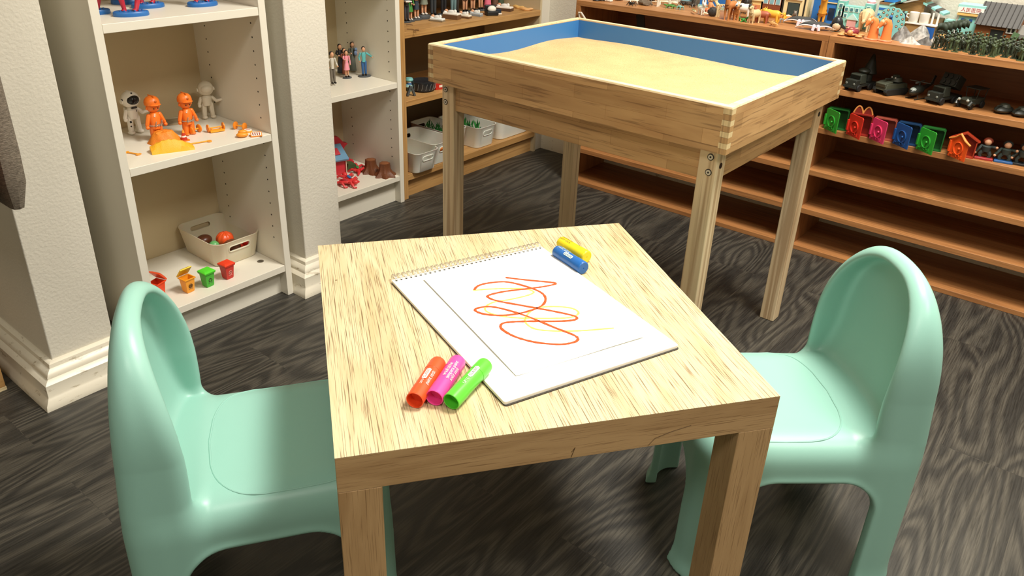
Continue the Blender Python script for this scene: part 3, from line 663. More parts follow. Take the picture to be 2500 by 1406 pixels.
# ------------------------------------------------------------------ toy builders
def ony(px, Y, Z):                       # point at height Z and depth Y seen in photo column px
    lo, hi = -200, 1400
    for _ in range(40):
        mid = (lo+hi)/2
        if at(px, mid, Z).y > Y: lo = mid
        else: hi = mid
    p = at(px, mid, Z); return Vector((p.x, Y, Z))
SKIN = '#d9a27c'
def figurine(label, loc, rz, h, top, bot, hair='#2b211c', style='trousers', skin=SKIN, base='#4d5153', bs=(1, .8), bh=.05, arms=((.30, -.1, .95), (-.30, -.1, .95)), group=None, shoe='#23201e', name='toy_figure', extra=None, hat=None):
    """small painted figure facing -y; arms = hand positions in units of 1.8 heights"""
    t = thing(name, loc, rz, label, 'toy figure', group); u = h/(1.8+bh*1.8); z0 = bh*h
    if base: MB().lathe([(.26*u*bs[0], 0), (.28*u*bs[0], z0*.3), (.27*u*bs[0], z0*.9), (.25*u*bs[0], z0)], 16, sx=1.15, sy=bs[1]).build('base', pl(base, .6), t)
    def P(x, y, z): return (x*u, y*u, z0+z*u)
    b = MB(); b.ell(P(0, -.02, 1.63), (.115*u, .125*u, .15*u)); b.rtube(P(0, 0, 1.42), P(0, 0, 1.52), .055*u)
    sh = {-1: P(-.19, 0, 1.38), 1: P(.19, 0, 1.38)}; tp = MB()
    for k, (sx, hd) in enumerate(((1, arms[0]), (-1, arms[1]))):
        el = Vector(P((hd[0]*.5+.15*sx), .04 if hd[2] < 1.2 else -.04, (1.38+hd[2])/2-.04)); hh = Vector(P(*hd))
        tp.rtube(sh[sx], el, .062*u, .055*u); (tp if style != 'bare' else b).rtube(el, el.lerp(hh, .85), .052*u, .042*u); b.ell(hh, .052*u, 8, 6)
    if style in ('skirt', 'dress', 'shorts'):
        for s in (-1, 1): b.rtube(P(.085*s, 0, .12), P(.09*s, 0, .75), .055*u, .075*u)
    b.build('body', pl(skin, .55), t)
    tp.tube([P(0, 0, .85), P(0, 0, 1.05), P(0, 0, 1.3), P(0, 0, 1.42), P(0, 0, 1.45)], [.16*u, .15*u, .185*u, .15*u, .07*u], 12, flat=.68)
    if style == 'dress': tp.tube([P(0, 0, .5), P(0, 0, .52), P(0, 0, .95)], [.25*u, .25*u, .15*u], 14, flat=.8)
    if style == 'robe': tp.tube([P(0, 0, .03), P(0, 0, .05), P(0, 0, .95)], [.27*u, .27*u, .16*u], 14, flat=.85)
    tp.build('dress' if style in ('dress', 'robe') else 'shirt', pl(top, .55), t)
    if style in ('trousers', 'bare'):
        m = MB()
        for s in (-1, 1): m.rtube(P(.09*s, 0, .1), P(.09*s, 0, .85), .068*u, .09*u)
        m.build('trousers', pl(bot, .55), t)
    elif style == 'skirt': MB().tube([P(0, 0, .48), P(0, 0, .5), P(0, 0, .95)], [.21*u, .21*u, .155*u], 14, flat=.75).build('skirt', pl(bot, .55), t)
    elif style == 'shorts': MB().tube([P(0, 0, .6), P(0, 0, .62), P(0, 0, .95)], [.18*u, .18*u, .16*u], 14, flat=.75).build('shorts', pl(bot, .55), t)
    if hair:
        m = MB(); m.ell(P(0, .025, 1.67), (.128*u, .13*u, .14*u))
        if style in ('dress', 'skirt', 'robe'): m.ell(P(0, .07, 1.55), (.11*u, .08*u, .17*u))
        m.build('hair', pl(hair, .6), t)
    if style != 'robe':
        for s in (-1, 1): MB().ell(P(.09*s, -.06, .05), (.06*u, .13*u, .055*u), 8, 6).build('shoe', pl(shoe, .4), t)
    if extra: extra(t, P, u)
    return t
def animal(label, loc, rz, L, H, c, name='toy_animal', leg=.45, body=.26, neck=(.2, .25), head=.13, snout=.1, tail=.5, tail_c=None, ear=.06, legr=.055, horn=None, eye=True, cat='toy animal', extra=None, neck_r=.6, skeleton=False):
    """four legged toy, head towards +x; sizes as fractions of body length L; H total back height"""
    t = thing(name, loc, rz, label, cat); m = MB(); bz = H*(leg+ (1-leg)/2); br = H*(1-leg)/2
    if skeleton:
        m.tube([(-L*.45, 0, bz+br*.5), (-L*.2, 0, bz+br*.9), (L*.1, 0, bz+br*.8), (L*.35, 0, bz+br*.6)], L*.03, 6)
        for k in range(6):
            x = -L*.18+L*.09*k; m.tube([(x+br*.0, br*.55*math.cos(a), bz+br*.75*math.sin(a)) for a in [R(90+36*q) for q in range(10)]], L*.014, 5, closed=True)
        m.ell((-L*.38, 0, bz), (L*.08, br*.6, br*.5), 8, 6)
    else:
        m.tube([(-L*.46, 0, bz), (-L*.42, 0, bz), (-L*.28, 0, bz), (0, 0, bz-br*.08), (L*.25, 0, bz), (L*.4, 0, bz+br*.1), (L*.45, 0, bz+br*.15)], [br*.25, br*.7, br, br*.97, br*1.02, br*.75, br*.3], 12, flat=1)
    for sx in (-1, 1):
        for sy in (-1, 1):
            x = sx*L*.31; y = sy*br*.55; o = L*.04*sy*sx
            m.tube([(x, y, bz), (x+(-.03*L if sx < 0 else .02*L), y, H*leg*.55), (x+o*.4, y, H*leg*.12), (x+o*.4+L*.02, y, 0)], [br*.42, L*legr*1.1, L*legr*.8, L*legr], 8)
    nx, nz = neck; h0 = Vector((L*.36, 0, bz+br*.3)); h1 = h0+Vector((L*nx, 0, L*nz)); hr = L*head
    m.tube([h0, h0.lerp(h1, .5)+Vector((L*.02, 0, 0)), h1], [br*neck_r*1.15, br*neck_r*.85, hr*.7], 8)
    m.ell(h1, (hr*1.05, hr*.8, hr*.85), 10, 8); m.tube([h1, h1+Vector((hr*.9+L*snout, 0, -hr*.35))], [hr*.7, hr*.42], 8)
    for s in (-1, 1): m.ell(h1+Vector((-hr*.3, s*hr*.6, hr*.85)), (L*ear*.4, L*ear*.35, L*ear), 8, 6)
    if tail: m.tube([(-L*.44, 0, bz+br*.4), (-L*.44-L*tail*.4, 0, bz+br*.2), (-L*.44-L*tail*.6, 0, bz-L*tail*.4)], [L*.04, L*.03, L*.022], 6)
    m.build('body', pl(c, .5), t)
    if eye:
        for s in (-1, 1): MB().ell(h1+Vector((hr*.55, s*hr*.55, hr*.25)), hr*.17, 6, 5).build('eye', pl('#15120f', .3), t)
    if horn:
        for s in (-1, 1): MB().tube([h1+Vector((-hr*.2, s*hr*.4, hr*.6)), h1+Vector((-hr*.9, s*hr*1.1, hr*.6+L*horn*.6)), h1+Vector((-hr*.2, s*hr*1.3, hr*.6+L*horn))], [L*.035, L*.025, L*.01], 6).build('antler', pl('#c98a55', .5), t)
    if extra: extra(t, L, H, bz, br, h1, hr)
    return t
def sub(t, name, mb, c, rough=.5, bevel=0, **k): return mb.build(name, pl(c, rough), t, bevel=bevel, **k)

# ------------------------------------------------------------------ white bookcase, middle shelf: orange workers, astronauts, road toys
def astronaut(px, py, h, rz, label, dark):
    p = at(px, py, ZB); t = thing('toy_astronaut', p, rz, label, 'toy figure'); c = '#efe9dc' if dark else '#ddd3bd'; u = h
    m = MB(); m.tube([(0, 0, .36*u), (0, 0, .45*u), (0, 0, .56*u), (0, 0, .61*u)], [.13*u, .14*u, .15*u, .09*u], 12, flat=.8)
    for s in (-1, 1):
        m.rtube((.08*u*s, 0, .38*u), (.10*u*s, 0, .10*u), .068*u, .058*u); m.ell((.105*u*s, -.02*u, .05*u), (.07*u, .10*u, .05*u))
    m.rtube((-.14*u, 0, .54*u), (-.2*u, -.02*u, .40*u), .042*u); m.ell((-.2*u, -.04*u, .36*u), .045*u)
    m.rtube((.14*u, 0, .54*u), (.22*u, -.04*u, .45*u), .042*u); m.rtube((.22*u, -.04*u, .45*u), (.33*u, -.06*u, .47*u), .038*u); m.ell((.355*u, -.06*u, .48*u), (.05*u, .04*u, .032*u))
    m.build('body', pl(c, .4), t)
    hm = MB(); hm.ell((0, 0, .78*u), (.20*u, .18*u, .185*u), 18, 12)
    for s in (-1, 1): hm.cyl((.17*u*s, 0, .76*u), (.215*u*s, 0, .76*u), .05*u)
    hm.box((0, .04*u, .955*u), (.06*u, .10*u, .015*u)); he = hm.build('helmet', pl(c, .4), t)
    vc = '#191a1c' if dark else c
    v = MB(); v.ell((0, -.092*u, .785*u), (.150*u, .118*u, .115*u), 18, 12); v.build('visor', pl(vc, .15 if dark else .4), t)
    bp = MB(); bp.box((0, .14*u, .5*u), (.2*u, .08*u, .2*u)); bp.build('backpack', pl(c, .4), t, bevel=.003)
    if dark:
        for q, d in (((0, -.115*u, .615*u), (.13*u, .03*u, .035*u)), ((.02*u, -.105*u, .54*u), (.06*u, .03*u, .05*u)), ((-.1*u, -.055*u, .30*u), (.05*u, .02*u, .05*u)), ((-.19*u, -.02*u, .78*u), (.02*u, .05*u, .085*u))):
            MB().box(q, d).build('control_panel', pl('#1d1c1c', .4), t, bevel=.001)
        MB().ell((.0, -.1*u, .93*u), (.022*u, .02*u, .022*u)).build('lamp', pl('#151515', .3), t)
        MB().ell((-.11*u, -.055*u, .20*u), (.018*u, .015*u, .018*u)).build('knob', pl('#151515', .3), t)
astronaut(332, 326, .106, R(95), 'white toy astronaut with a black visor at the left end of the shelf', True)
astronaut(511, 289, .099, R(72), 'all white toy astronaut standing in the back corner of the shelf', False)
ORG = '#f27a26'
def worker(px, py, h, rz, label):
    p = at(px, py, ZB); t = thing('toy_worker', p, rz, label, 'toy figure', 'orange toy workers'); u = h
    m = MB()
    for s in (-1, 1): m.tube([(.06*u*s, 0, .30*u), (.07*u*s, 0, .16*u), (.075*u*s, 0, .06*u), (.075*u*s, -.01*u, 0)], [.075*u, .068*u, .06*u, .065*u], 10); m.ell((.075*u*s, -.03*u, .03*u), (.055*u, .08*u, .035*u))
    m.tube([(0, 0, .26*u), (0, 0, .36*u), (0, 0, .5*u), (0, 0, .585*u), (0, 0, .61*u)], [.13*u, .135*u, .14*u, .10*u, .06*u], 12, flat=.82)
    for s in (-1, 1): m.rtube((.12*u*s, 0, .54*u), (.19*u*s, -.02*u, .36*u), .048*u, .042*u); m.ell((.20*u*s, -.04*u, .31*u), .042*u)
    m.ell((0, 0, .72*u), (.135*u, .13*u, .125*u), 16, 12)
    for s in (-1, 1): m.ell((.135*u*s, 0, .70*u), (.02*u, .03*u, .035*u))
    m.ell((0, -.13*u, .695*u), .012*u)
    m.build('body', pl(ORG, .35), t)
    hm = MB(); hm.lathe([(.155*u, 0), (.157*u, .05*u), (.14*u, .11*u), (.10*u, .155*u), (.045*u, .178*u), (.001, .183*u)], 22, (0, .005*u, .765*u)); hm.ell((0, -.13*u, .775*u), (.12*u, .075*u, .018*u)); hm.box((0, 0, .945*u), (.025*u, .22*u, .02*u))
    he = hm.build('helmet', pl(ORG, .35), t); MB().ell((0, -.152*u, .845*u), (.026*u, .012*u, .026*u)).build('badge', pl('#c0601d', .3), he)
    for s in (-1, 1): MB().ell((.045*u*s, -.122*u, .70*u), (.013*u, .010*u, .016*u), 8, 6).build('eye', pl('#2a1710', .3), t)
    MB().ell((-.05*u, -.112*u, .54*u), (.016*u, .010*u, .016*u), 8, 6).build('button', pl('#efe6da', .3), t)
    g = MB().tube([(.135*u*math.cos(a), .112*u*math.sin(a), .335*u) for a in [R(-165+15*k) for k in range(11)]], .016*u, 6)
    for k in (-1, 0, 1): g.box((.055*u*k, -.118*u, .34*u), (.032*u, .022*u, .05*u))
    g.rtube((-.07*u, -.125*u, .34*u), (-.04*u, -.125*u, .42*u), .010*u); g.rtube((.07*u, -.12*u, .34*u), (.09*u, -.12*u, .43*u), .010*u)
    g.build('tool_belt', pl('#a8937f', .35, metal=.3), t)
worker(386, 341, .110, R(92), 'orange toy worker in helmet standing behind the sand pile')
worker(463, 328, .106, R(88), 'orange toy worker in helmet standing behind the striped cone')
YEL = '#f4a52a'
def pile(px, py, rx, ry, h, rz, c, label, seed, flatp=0):
    p = at(px, py, ZB); t = thing('toy_sand_pile', p, rz, label, 'toy'); m = MB(); rnd = random.Random(seed); n, k = 28, 7; vs = []; fs = []
    for i in range(k+1):
        u = i/k; rr = 1-u*.55 if i < k else 0; z = h*math.sin(u*1.45)*(1 if i < k else 1)
        for j in range(n): a = 2*math.pi*j/n; q = 1+.05*math.sin(7*a+i)+rnd.uniform(-.04, .04); vs.append((rx*rr*q*math.cos(a), ry*rr*q*math.sin(a), max(0, z*(1+rnd.uniform(-.05, .05)*(i > 0)))))
    for i in range(k):
        for j in range(n): fs.append((i*n+j, i*n+(j+1) % n, (i+1)*n+(j+1) % n, (i+1)*n+j))
    fs.append(tuple(range(n))[::-1]); m.add(vs, fs).build('pile', pl(c, .5, bump=500), t); return t
pile(403, 347, .036, .027, .028, R(70), '#f08a24', 'orange moulded sand pile in front of the left worker', 3)
def wedge(px, py):
    p = at(px, py, ZB); t = thing('toy_ramp', p, R(70), 'yellow moulded gravel ramp at the front of the shelf', 'toy')
    m = MB(); n = 18; vs = []
    for i in range(n+1):
        x = -.045+.09*i/n; hh = .006+.020*math.sin(math.pi*min(1, (i+2)/n*.9))**1
        for y, z in ((-.019, 0), (-.016, hh*.55), (-.004, hh), (.008, hh*.9), (.019, 0)): vs.append((x, y, z+(.0012*math.sin(i*2.3+y*900) if z > 0 else 0)))
    fs = [(i*5+j, i*5+j+1, (i+1)*5+j+1, (i+1)*5+j) for i in range(n) for j in range(4)]+[tuple(range(5)), tuple(n*5+j for j in range(5))[::-1]]+[(i*5+4, i*5, (i+1)*5, (i+1)*5+4) for i in range(n)]
    m.add(vs, fs).build('ramp', pl('#f3b329', .5, bump=600), t)
wedge(421, 366)
p = at(450, 343, ZB); t = thing('traffic_cone', p, 0, 'small red and white striped traffic cone on the middle shelf', 'toy cone')
MB().prism(rrect(.021, .021, .004), 0, .002).build('base', pl('#f07c22', .4), t)
for z0, z1, c in ((.002, .009, '#b8321d'), (.009, .0125, '#efe6da'), (.0125, .019, '#c23a20'), (.019, .026, '#f3a23a')):
    f_ = lambda z: .0075-(z-.002)*.0062/.024; MB().lathe([(f_(z0), z0), (f_(z1), z1)], 18).build('stripe', pl(c, .4), t)
def axle(pa_, pb_, label, bar=False, nm='toy_wheel_axle'):
    a, b = at(*pa_, ZB), at(*pb_, ZB); c = (a+b)/2; d = b-a; Ln = d.length; t = thing(nm, c, math.atan2(d.y, d.x), label, 'toy'); r = .0095
    m = MB(); m.cyl((-Ln/2, 0, r), (Ln/2, 0, r), .0018, n=8)
    if bar: m.box((0, -.006, .0035), (Ln*.92, .014, .004)); m.box((-Ln*.3, -.003, .006), (.003, .004, .008)); m.box((Ln*.3, -.003, .006), (.003, .004, .008))
    m.build('axle', pl(YEL, .4), t)
    for s in (-1, 1): MB().lathe([(.001, -.0022), (r*.8, -.0022), (r, -.001), (r, .001), (r*.8, .0022), (.001, .0022)], 20).build('wheel', pl('#f28f24', .4), t, loc=(s*Ln/2, 0, r)).rotation_euler = (0, R(90), 0)
axle((467, 328), (487, 322), 'orange toy wheel pair beside the striped cone')
axle((509, 323), (546, 317), 'orange toy trolley with two wheels in the middle of the shelf', True, 'toy_trolley')
axle((576, 315), (598, 318), 'orange toy wheels lying at the right end of the shelf')
p = at(606, 322, ZB); t = thing('toy_road_sign', p, R(20), 'round white toy road sign lying beside the orange wheels', 'toy sign')
MB().cyl((0, 0, .004), (0, 0, .0062), .009, n=24).build('panel', pl('#f0e9dc', .4), t); MB().cyl((0, 0, 0), (0, 0, .004), .0095, n=24).build('backing', pl(YEL, .4), t)
MB().box((0, 0, .0064), (.010, .0022, .0006), .5).build('mark', pl('#b8432c', .4), t)
p = at(592, 335, ZB); t = thing('toy_bag', p, R(60), 'small orange toy sack in front of the wheels', 'toy'); MB().ell((0, 0, .006), (.014, .009, .006)).ell((.002, .004, .012), (.011, .007, .005)).build('sack', pl('#f09a2c', .45), t)
p = at(626, 333, ZB); t = thing('toy_barrier_sign', p, R(62), 'orange edged white toy sign with dark red bars at the shelf corner', 'toy sign')
MB().box((0, 0, .005), (.026, .014, .002), 0, R(35)).build('board', pl('#f08a2a', .4), t)
MB().box((0, -.0007, .0062), (.022, .010, .0008), 0, R(35)).build('panel', pl('#f3ece0', .4), t)
for k in range(4): MB().box((-.0075+.005*k, -.0010, .0068), (.0022, .008, .0006), 0, R(35), 0).build('bar', pl('#8c2418', .4), t)
MB().cyl((-.016, .008, .0015), (0, .002, .003), .0012, n=8).build('stem', pl(YEL, .4), t)
def shovel(pa_, pb_, label):
    a, b = at(*pa_, ZB), at(*pb_, ZB); d = b-a; t = thing('toy_shovel', a, math.atan2(d.y, d.x), label, 'toy shovel'); Ln = d.length
    MB().cyl((0, 0, .0022), (Ln*.85, 0, .0022), .0016, n=8).build('handle', pl(YEL, .4), t)
    MB().prism([(Ln*.8, -.004), (Ln*.86, -.007), (Ln*.97, -.006), (Ln, 0), (Ln*.97, .006), (Ln*.86, .007), (Ln*.8, .004)], .0008, .0026).build('blade', pl('#f2a038', .4), t)
    MB().box((-.001, 0, .0022), (.003, .010, .003)).build('grip', pl(YEL, .4), t)
shovel((461, 354), (517, 345), 'yellow orange toy shovel with its handle under the ramp')
shovel((311, 374), (342, 379), 'short orange toy shovel at the left end of the shelf')
p = at(425, 300, ZB); t = thing('picture_tile', p, R(68), 'flat grey brown picture tile lying at the back between the two workers', 'tile')
MB().box((0, 0, .003), (.075, .042, .006)).build('tile', wood('printed_tile', '#b9a888', '#7f715c', '#5d4a35', fine=90, broad=40, along=30, streak=.5), t, bevel=.001)

# top shelf: blue stands with the legs of toy figures
def stand(px, py, rz, label, legs=True, dark=True):
    p = at(px, py, ZA); t = thing('toy_figure_on_stand', p, rz, label, 'toy figure', 'figures on blue stands'); M = pl('#2467ad', .35)
    MB().lathe([(.034, 0), (.035, .002), (.034, .008), (.032, .0095)], 28, sy=.62).build('stand', M, t)
    for k in range(6): MB().lathe([(.0016, 0), (.0016, .003)], 8, (.024*math.cos(k*.42+3.7), .014*math.sin(k*.42+3.7)+.001, .0095)).build('stud', M, t)
    if legs:
        for s in (-1, 1): MB().tube([(.010*s-.002, -.004*s, .0095), (.011*s, -.004*s, .013), (.016*s+.002, .003, .034), (.009*s, .002, .060)], [.006, .0042, .006, .0085], 10).build('leg', pl('#b8243a', .4), t)
        MB().ell((0, .002, .078), (.020, .014, .024)).build('trunk', pl('#27354a', .4), t)
        m = MB().tube([(0, 0, .09), (0, 0, .10), (0, 0, .128), (0, 0, .135)], [.014, .016, .020, .009], 12)
        for s in (-1, 1): m.rtube((.019*s, 0, .125), (.032*s, -.008, .098), .006)
        m.build('torso', pl('#27354a' if dark else '#a5603a', .4), t); MB().ell((0, 0, .150), (.012, .013, .015)).build('head', pl(SKIN, .5), t)
stand(321, 38, R(72), 'toy figure with red legs on the frontmost blue oval stand')
stand(362, 18, R(80), 'toy figure with red legs on the blue oval stand behind the front one', True, False)
stand(312, 8, R(75), 'toy figure with red legs on the rearmost blue oval stand on the left', True)
stand(495, 14, R(85), 'toy figure on a single blue oval stand near the right end of the top shelf', True)
stand(226, 34, R(75), 'toy figure on the blue stand half hidden by the bookcase side panel', True)

# bottom shelf: storage bin with fruit, four small waste bins
def storage_bin(loc, rz, lx, ly, h, label, group=None, c='#e2d6bd', handle='x', open_r=.03, name='storage_bin'):
    """tapered rounded bin, long axis x; handle slots in the end walls (+-x)"""
    t = thing(name, loc, rz, label, 'storage bin', group); m = MB(); n = 8; lv = []
    def ringp(fx, z, off=0): return [(x, y, z) for x, y in rrect(lx*fx-2*off, ly*fx-2*off, open_r*fx, n)]
    rows = [ringp(.84, .004, .004), ringp(.86, 0, .002), ringp(.87, .003), ringp(1, h-.003), ringp(1.012, h-.0015), ringp(1.01, h), ringp(1, h-.0005, .0016), ringp(.87, .004, .0022), ringp(.84, .0035, .006)]
    k = len(rows[0]); vs = [p for r_ in rows for p in r_]; fs = []
    for i in range(len(rows)-1):
        for j in range(k): fs.append((i*k+j, i*k+(j+1) % k, (i+1)*k+(j+1) % k, (i+1)*k+j))
    fs += [tuple(range(k))[::-1], tuple((len(rows)-1)*k+j for j in range(k))]
    MM = bpy.data.materials.get('bin_'+c) or None
    if MM is None:
        MM, n_, b_ = nodes('bin_'+c, .38); b_.inputs['Base Color'].default_value = lin(c); b_.inputs['Subsurface Weight'].default_value = .25; b_.inputs['Subsurface Scale'].default_value = .01
    o = m.add(vs, fs).build('tub', MM, t)
    cut = MB()
    sl = rrect(ly*.42, h*.19, h*.09, 5, 0, h*.68)
    cut.prism(sl, -lx*.6, -lx*.3, 'yz').prism(sl, lx*.3, lx*.6, 'yz'); co = cut.build('slot_cutter', MM, None); co.hide_render = True; co.hide_viewport = False
    bo = o.modifiers.new('slot', 'BOOLEAN'); bo.object = co; bo.solver = 'EXACT'
    co.parent = t; bpy.context.view_layer.update()
    dg = bpy.context.evaluated_depsgraph_get(); me = bpy.data.meshes.new_from_object(o.evaluated_get(dg)); o.modifiers.clear(); o.data = me; me.polygons.foreach_set('use_smooth', [True]*len(me.polygons)); me.set_sharp_from_angle(angle=R(35))
    bpy.data.objects.remove(co)
    for s in (-1, 1):
        f = .87+.13*(.68); X = s*lx/2*f; MB().tube([(X+s*.0008+s*(z-h*.68)*lx*.065/h, y, z) for y, z in rrect(ly*.42+.003, h*.19+.003, h*.1, 5, 0, h*.68)], .0016, 6, closed=True).build('handle_rim', MM, t)
    return t
A_ = at(533, 655, Z1); B_ = at(632, 618, Z1); D_ = at(440, 590, Z1)
c0 = (A_+B_)/2+(D_-A_)*.5
dx = (D_-A_); brz = math.atan2(dx.y, dx.x)
storage_bin((-1.764, .997, Z1), 0, .193, .140, .070, 'cream plastic storage bin with oval handle holding toy fruit, on the bottom shelf')
def ball(px, py, z, r, c, label, seg=0, nm='toy_ball', sq=(1, 1, 1)):
    p = at(px, py, z); t = thing(nm, (p.x, p.y, z-r*sq[2]), 0, label, 'toy'); m = MB()
    if seg:
        n, k = 40, 14; vs = []; fs = []
        for i in range(1, k):
            a = math.pi*i/k
            for j in range(n): b = 2*math.pi*j/n; q = r*(.9+.1*abs(math.cos(seg*b/2))); vs.append((q*math.sin(a)*math.cos(b), q*math.sin(a)*math.sin(b), r*sq[2]+q*.85*sq[2]*math.cos(a)))
        for i in range(k-2):
            for j in range(n): fs.append((i*n+j, (i+1)*n+j, (i+1)*n+(j+1) % n, i*n+(j+1) % n))
        vs += [(0, 0, r*sq[2]*1.8), (0, 0, r*sq[2]*.2)]; t_ = len(vs)-2
        for j in range(n): fs += [(t_, j, (j+1) % n), (t_+1, (k-2)*n+(j+1) % n, (k-2)*n+j)]
        m.add(vs, fs)
    else: m.ell((0, 0, r*sq[2]), (r*sq[0], r*sq[1], r*sq[2]), 20, 14)
    m.build('body', pl(c, .3), t); return t
zb = Z1+.046
ball(498, 586, zb-.002, .018, '#5d3420', 'dark brown toy egg at the left in the fruit bin', nm='toy_egg', sq=(1, 1.2, .8))
ball(523, 600, zb-.004, .0135, '#69b26a', 'small light green toy ball in the front of the fruit bin')
ball(549, 582, zb+.006, .023, '#ee5a26', 'orange toy pumpkin in the fruit bin', 9, 'toy_pumpkin')
ball(566, 600, zb-.006, .022, '#70452f', 'round brown toy fruit beside the pumpkin', nm='toy_fruit', sq=(1.1, 1, .8))
ball(606, 592, zb-.018, .016, '#cf2a1c', 'glossy red toy tomato seen through the bin handle', nm='toy_tomato', sq=(1.2, 1, .9))
ball(582, 606, zb-.022, .016, '#c9321c', 'red toy pepper low behind the bin handle', nm='toy_pepper', sq=(1.3, 1, .8))
def waste_bin(px, py, c, lidc, label, openl, rz=R(95), mark='#2a1d14', kind='person'):
    p = at(px, py, Z1); t = thing('toy_waste_bin', p, rz, label, 'toy waste bin', 'small waste bins on the bottom shelf'); H_ = .036; w0, w1 = .0100, .0128
    vs = []; fs = []
    for hw, z in ((w0*.86, 0), (w0, .003), (w1, H_), (w1+.0022, H_), (w1+.0022, H_+.003), (w1-.001, H_+.003), (w0-.0015, .003)):
        vs += [(-hw, -hw, z), (hw, -hw, z), (hw, hw, z), (-hw, hw, z)]
    for i in range(6):
        for j in range(4): fs.append((i*4+j, i*4+(j+1) % 4, (i+1)*4+(j+1) % 4, (i+1)*4+j))
    fs += [(3, 2, 1, 0), (24, 25, 26, 27)]
    MB().add(vs, fs).build('bin', pl(c, .35), t, bevel=.0008)
    l = MB(); wl = w1+.0028
    l.add([(-wl, -2*wl, 0), (wl, -2*wl, 0), (wl, 0, 0), (-wl, 0, 0), (-wl, -2*wl, .003), (wl, -2*wl, .003), (wl, 0, .003), (-wl, 0, .003), (-wl*.7, -1.6*wl, .0062), (wl*.7, -1.6*wl, .0062), (wl*.7, -.3*wl, .0062), (-wl*.7, -.3*wl, .0062)],
          [(3, 2, 1, 0), (0, 1, 5, 4), (1, 2, 6, 5), (2, 3, 7, 6), (3, 0, 4, 7), (4, 5, 9, 8), (5, 6, 10, 9), (6, 7, 11, 10), (7, 4, 8, 11), (8, 9, 10, 11)])
    o = l.build('lid', pl(lidc, .35), t, bevel=.0006, loc=(0, wl, H_+.003)); o.rotation_euler.x = -R(openl)
    Mk = pl(mark, .5); yy = -(w0+(w1-w0)*.55)-.0004; tilt = math.atan2(w1-w0, H_); G = Matrix.Translation((0, yy, .019)) @ Matrix.Rotation(R(90)+tilt, 4, 'X')
    def onf(m, nm): m.M = Matrix(); m.v = [tuple(G @ Vector(v)) for v in m.v]; m.build(nm, Mk, t)
    if kind == 'recycle':
        for k in range(3):
            a = R(120*k+90); m = MB().tube([(.0042*math.cos(a+q), .0042*math.sin(a+q), .0002) for q in (-.75, -.35, 0, .35, .6)], .0010, 4, flat=.4); b_ = a+.95
            m.add([(.0042*math.cos(b_)+.0002, .0042*math.sin(b_), .0006), (.0062*math.cos(a+.55), .0062*math.sin(a+.55), .0006), (.0022*math.cos(a+.55), .0022*math.sin(a+.55), .0006)], [(0, 1, 2)]); onf(m, 'recycling_arrow')
    else:
        onf(MB().tube([(.0050*math.cos(q), .0050*math.sin(q), .0002) for q in [2*math.pi*k/20 for k in range(20)]], .0006, 4, closed=True), 'emblem_ring')
        m = MB().tube([(-.0024, -.0028, .0003), (-.0018, .0026, .0003), (0, -.0004, .0003), (.0022, -.0028, .0003), (.0018, .0026, .0003)], .0008, 4); onf(m, 'emblem_mark')
    for k in range(3):
        if kind == 'recycle' and k == 1: continue
        onf(MB().tube([(-.0055+.004*k, -.0078, .0002), (-.0030+.004*k, -.0074, .0002)], .0006, 4), 'caption_mark')
waste_bin(389, 722, '#ee4b22', '#f0562a', 'red open waste bin half hidden behind the left chair', 50, R(20))
waste_bin(461, 711, '#f6a327', '#f8cf2c', 'yellow orange toy waste bin with raised lid', 50)
waste_bin(509, 697, '#45b52c', '#5cdc34', 'green toy waste bin with a black recycling symbol', 0, kind='recycle')
waste_bin(557, 678, '#c92a1c', '#ee4424', 'red toy waste bin with closed lid and round emblem', 0, mark='#e59a8c')

# ------------------------------------------------------------------ middle bookcase: people and red toys
def F2(px, py, h, rz, label, *a, **k): return figurine(label, at(px, py, Z2B), rz, h, *a, group='painted figures on the middle shelf', **k)
CR_ = ((.2, -.28, 1.15), (-.2, -.28, 1.15))
F2(814, 208, .105, R(85), 'figure in a pale shirt and black shoes partly hidden by the pier', '#cfc9bb', '#6f665a', '#2b211c', base=None)
F2(833, 182, .100, R(75), 'figure in a long black robe in the middle bookcase', '#26262a', '#26262a', '#15151a', 'robe', arms=CR_, base=None)
F2(843, 183, .088, R(75), 'bride like figure in a brown red robe beside the black robed one', '#8a4a35', '#8a4a35', '#2b1d18', 'robe', arms=CR_, base=None)
F2(848, 191, .090, R(72), 'figure of a girl in a pink dress on the middle shelf', '#ee9aa8', '#ee9aa8', '#241a18', 'dress', arms=((.22, -.1, .85), (-.15, -.25, 1.2)))
def baby(t, P, u): MB().ell(P(.12, -.26, 1.38), (.1*u, .1*u, .11*u)).ell(P(.10, -.25, 1.15), (.11*u, .1*u, .17*u)).build('baby', pl('#6f86a8', .5), t)
F2(863, 176, .100, R(72), 'figure in a long grey green robe carrying a child', '#5d6157', '#5d6157', '#201a18', 'robe', arms=CR_, base=None, extra=baby)
F2(890, 187, .098, R(60), 'figure of a boy in a turquoise shirt and jeans with outstretched hands', '#5fb3b4', '#2f5f96', '#1d1613', arms=((.5, -.2, 1.15), (-.3, -.3, .95)), bs=(1.3, .8))
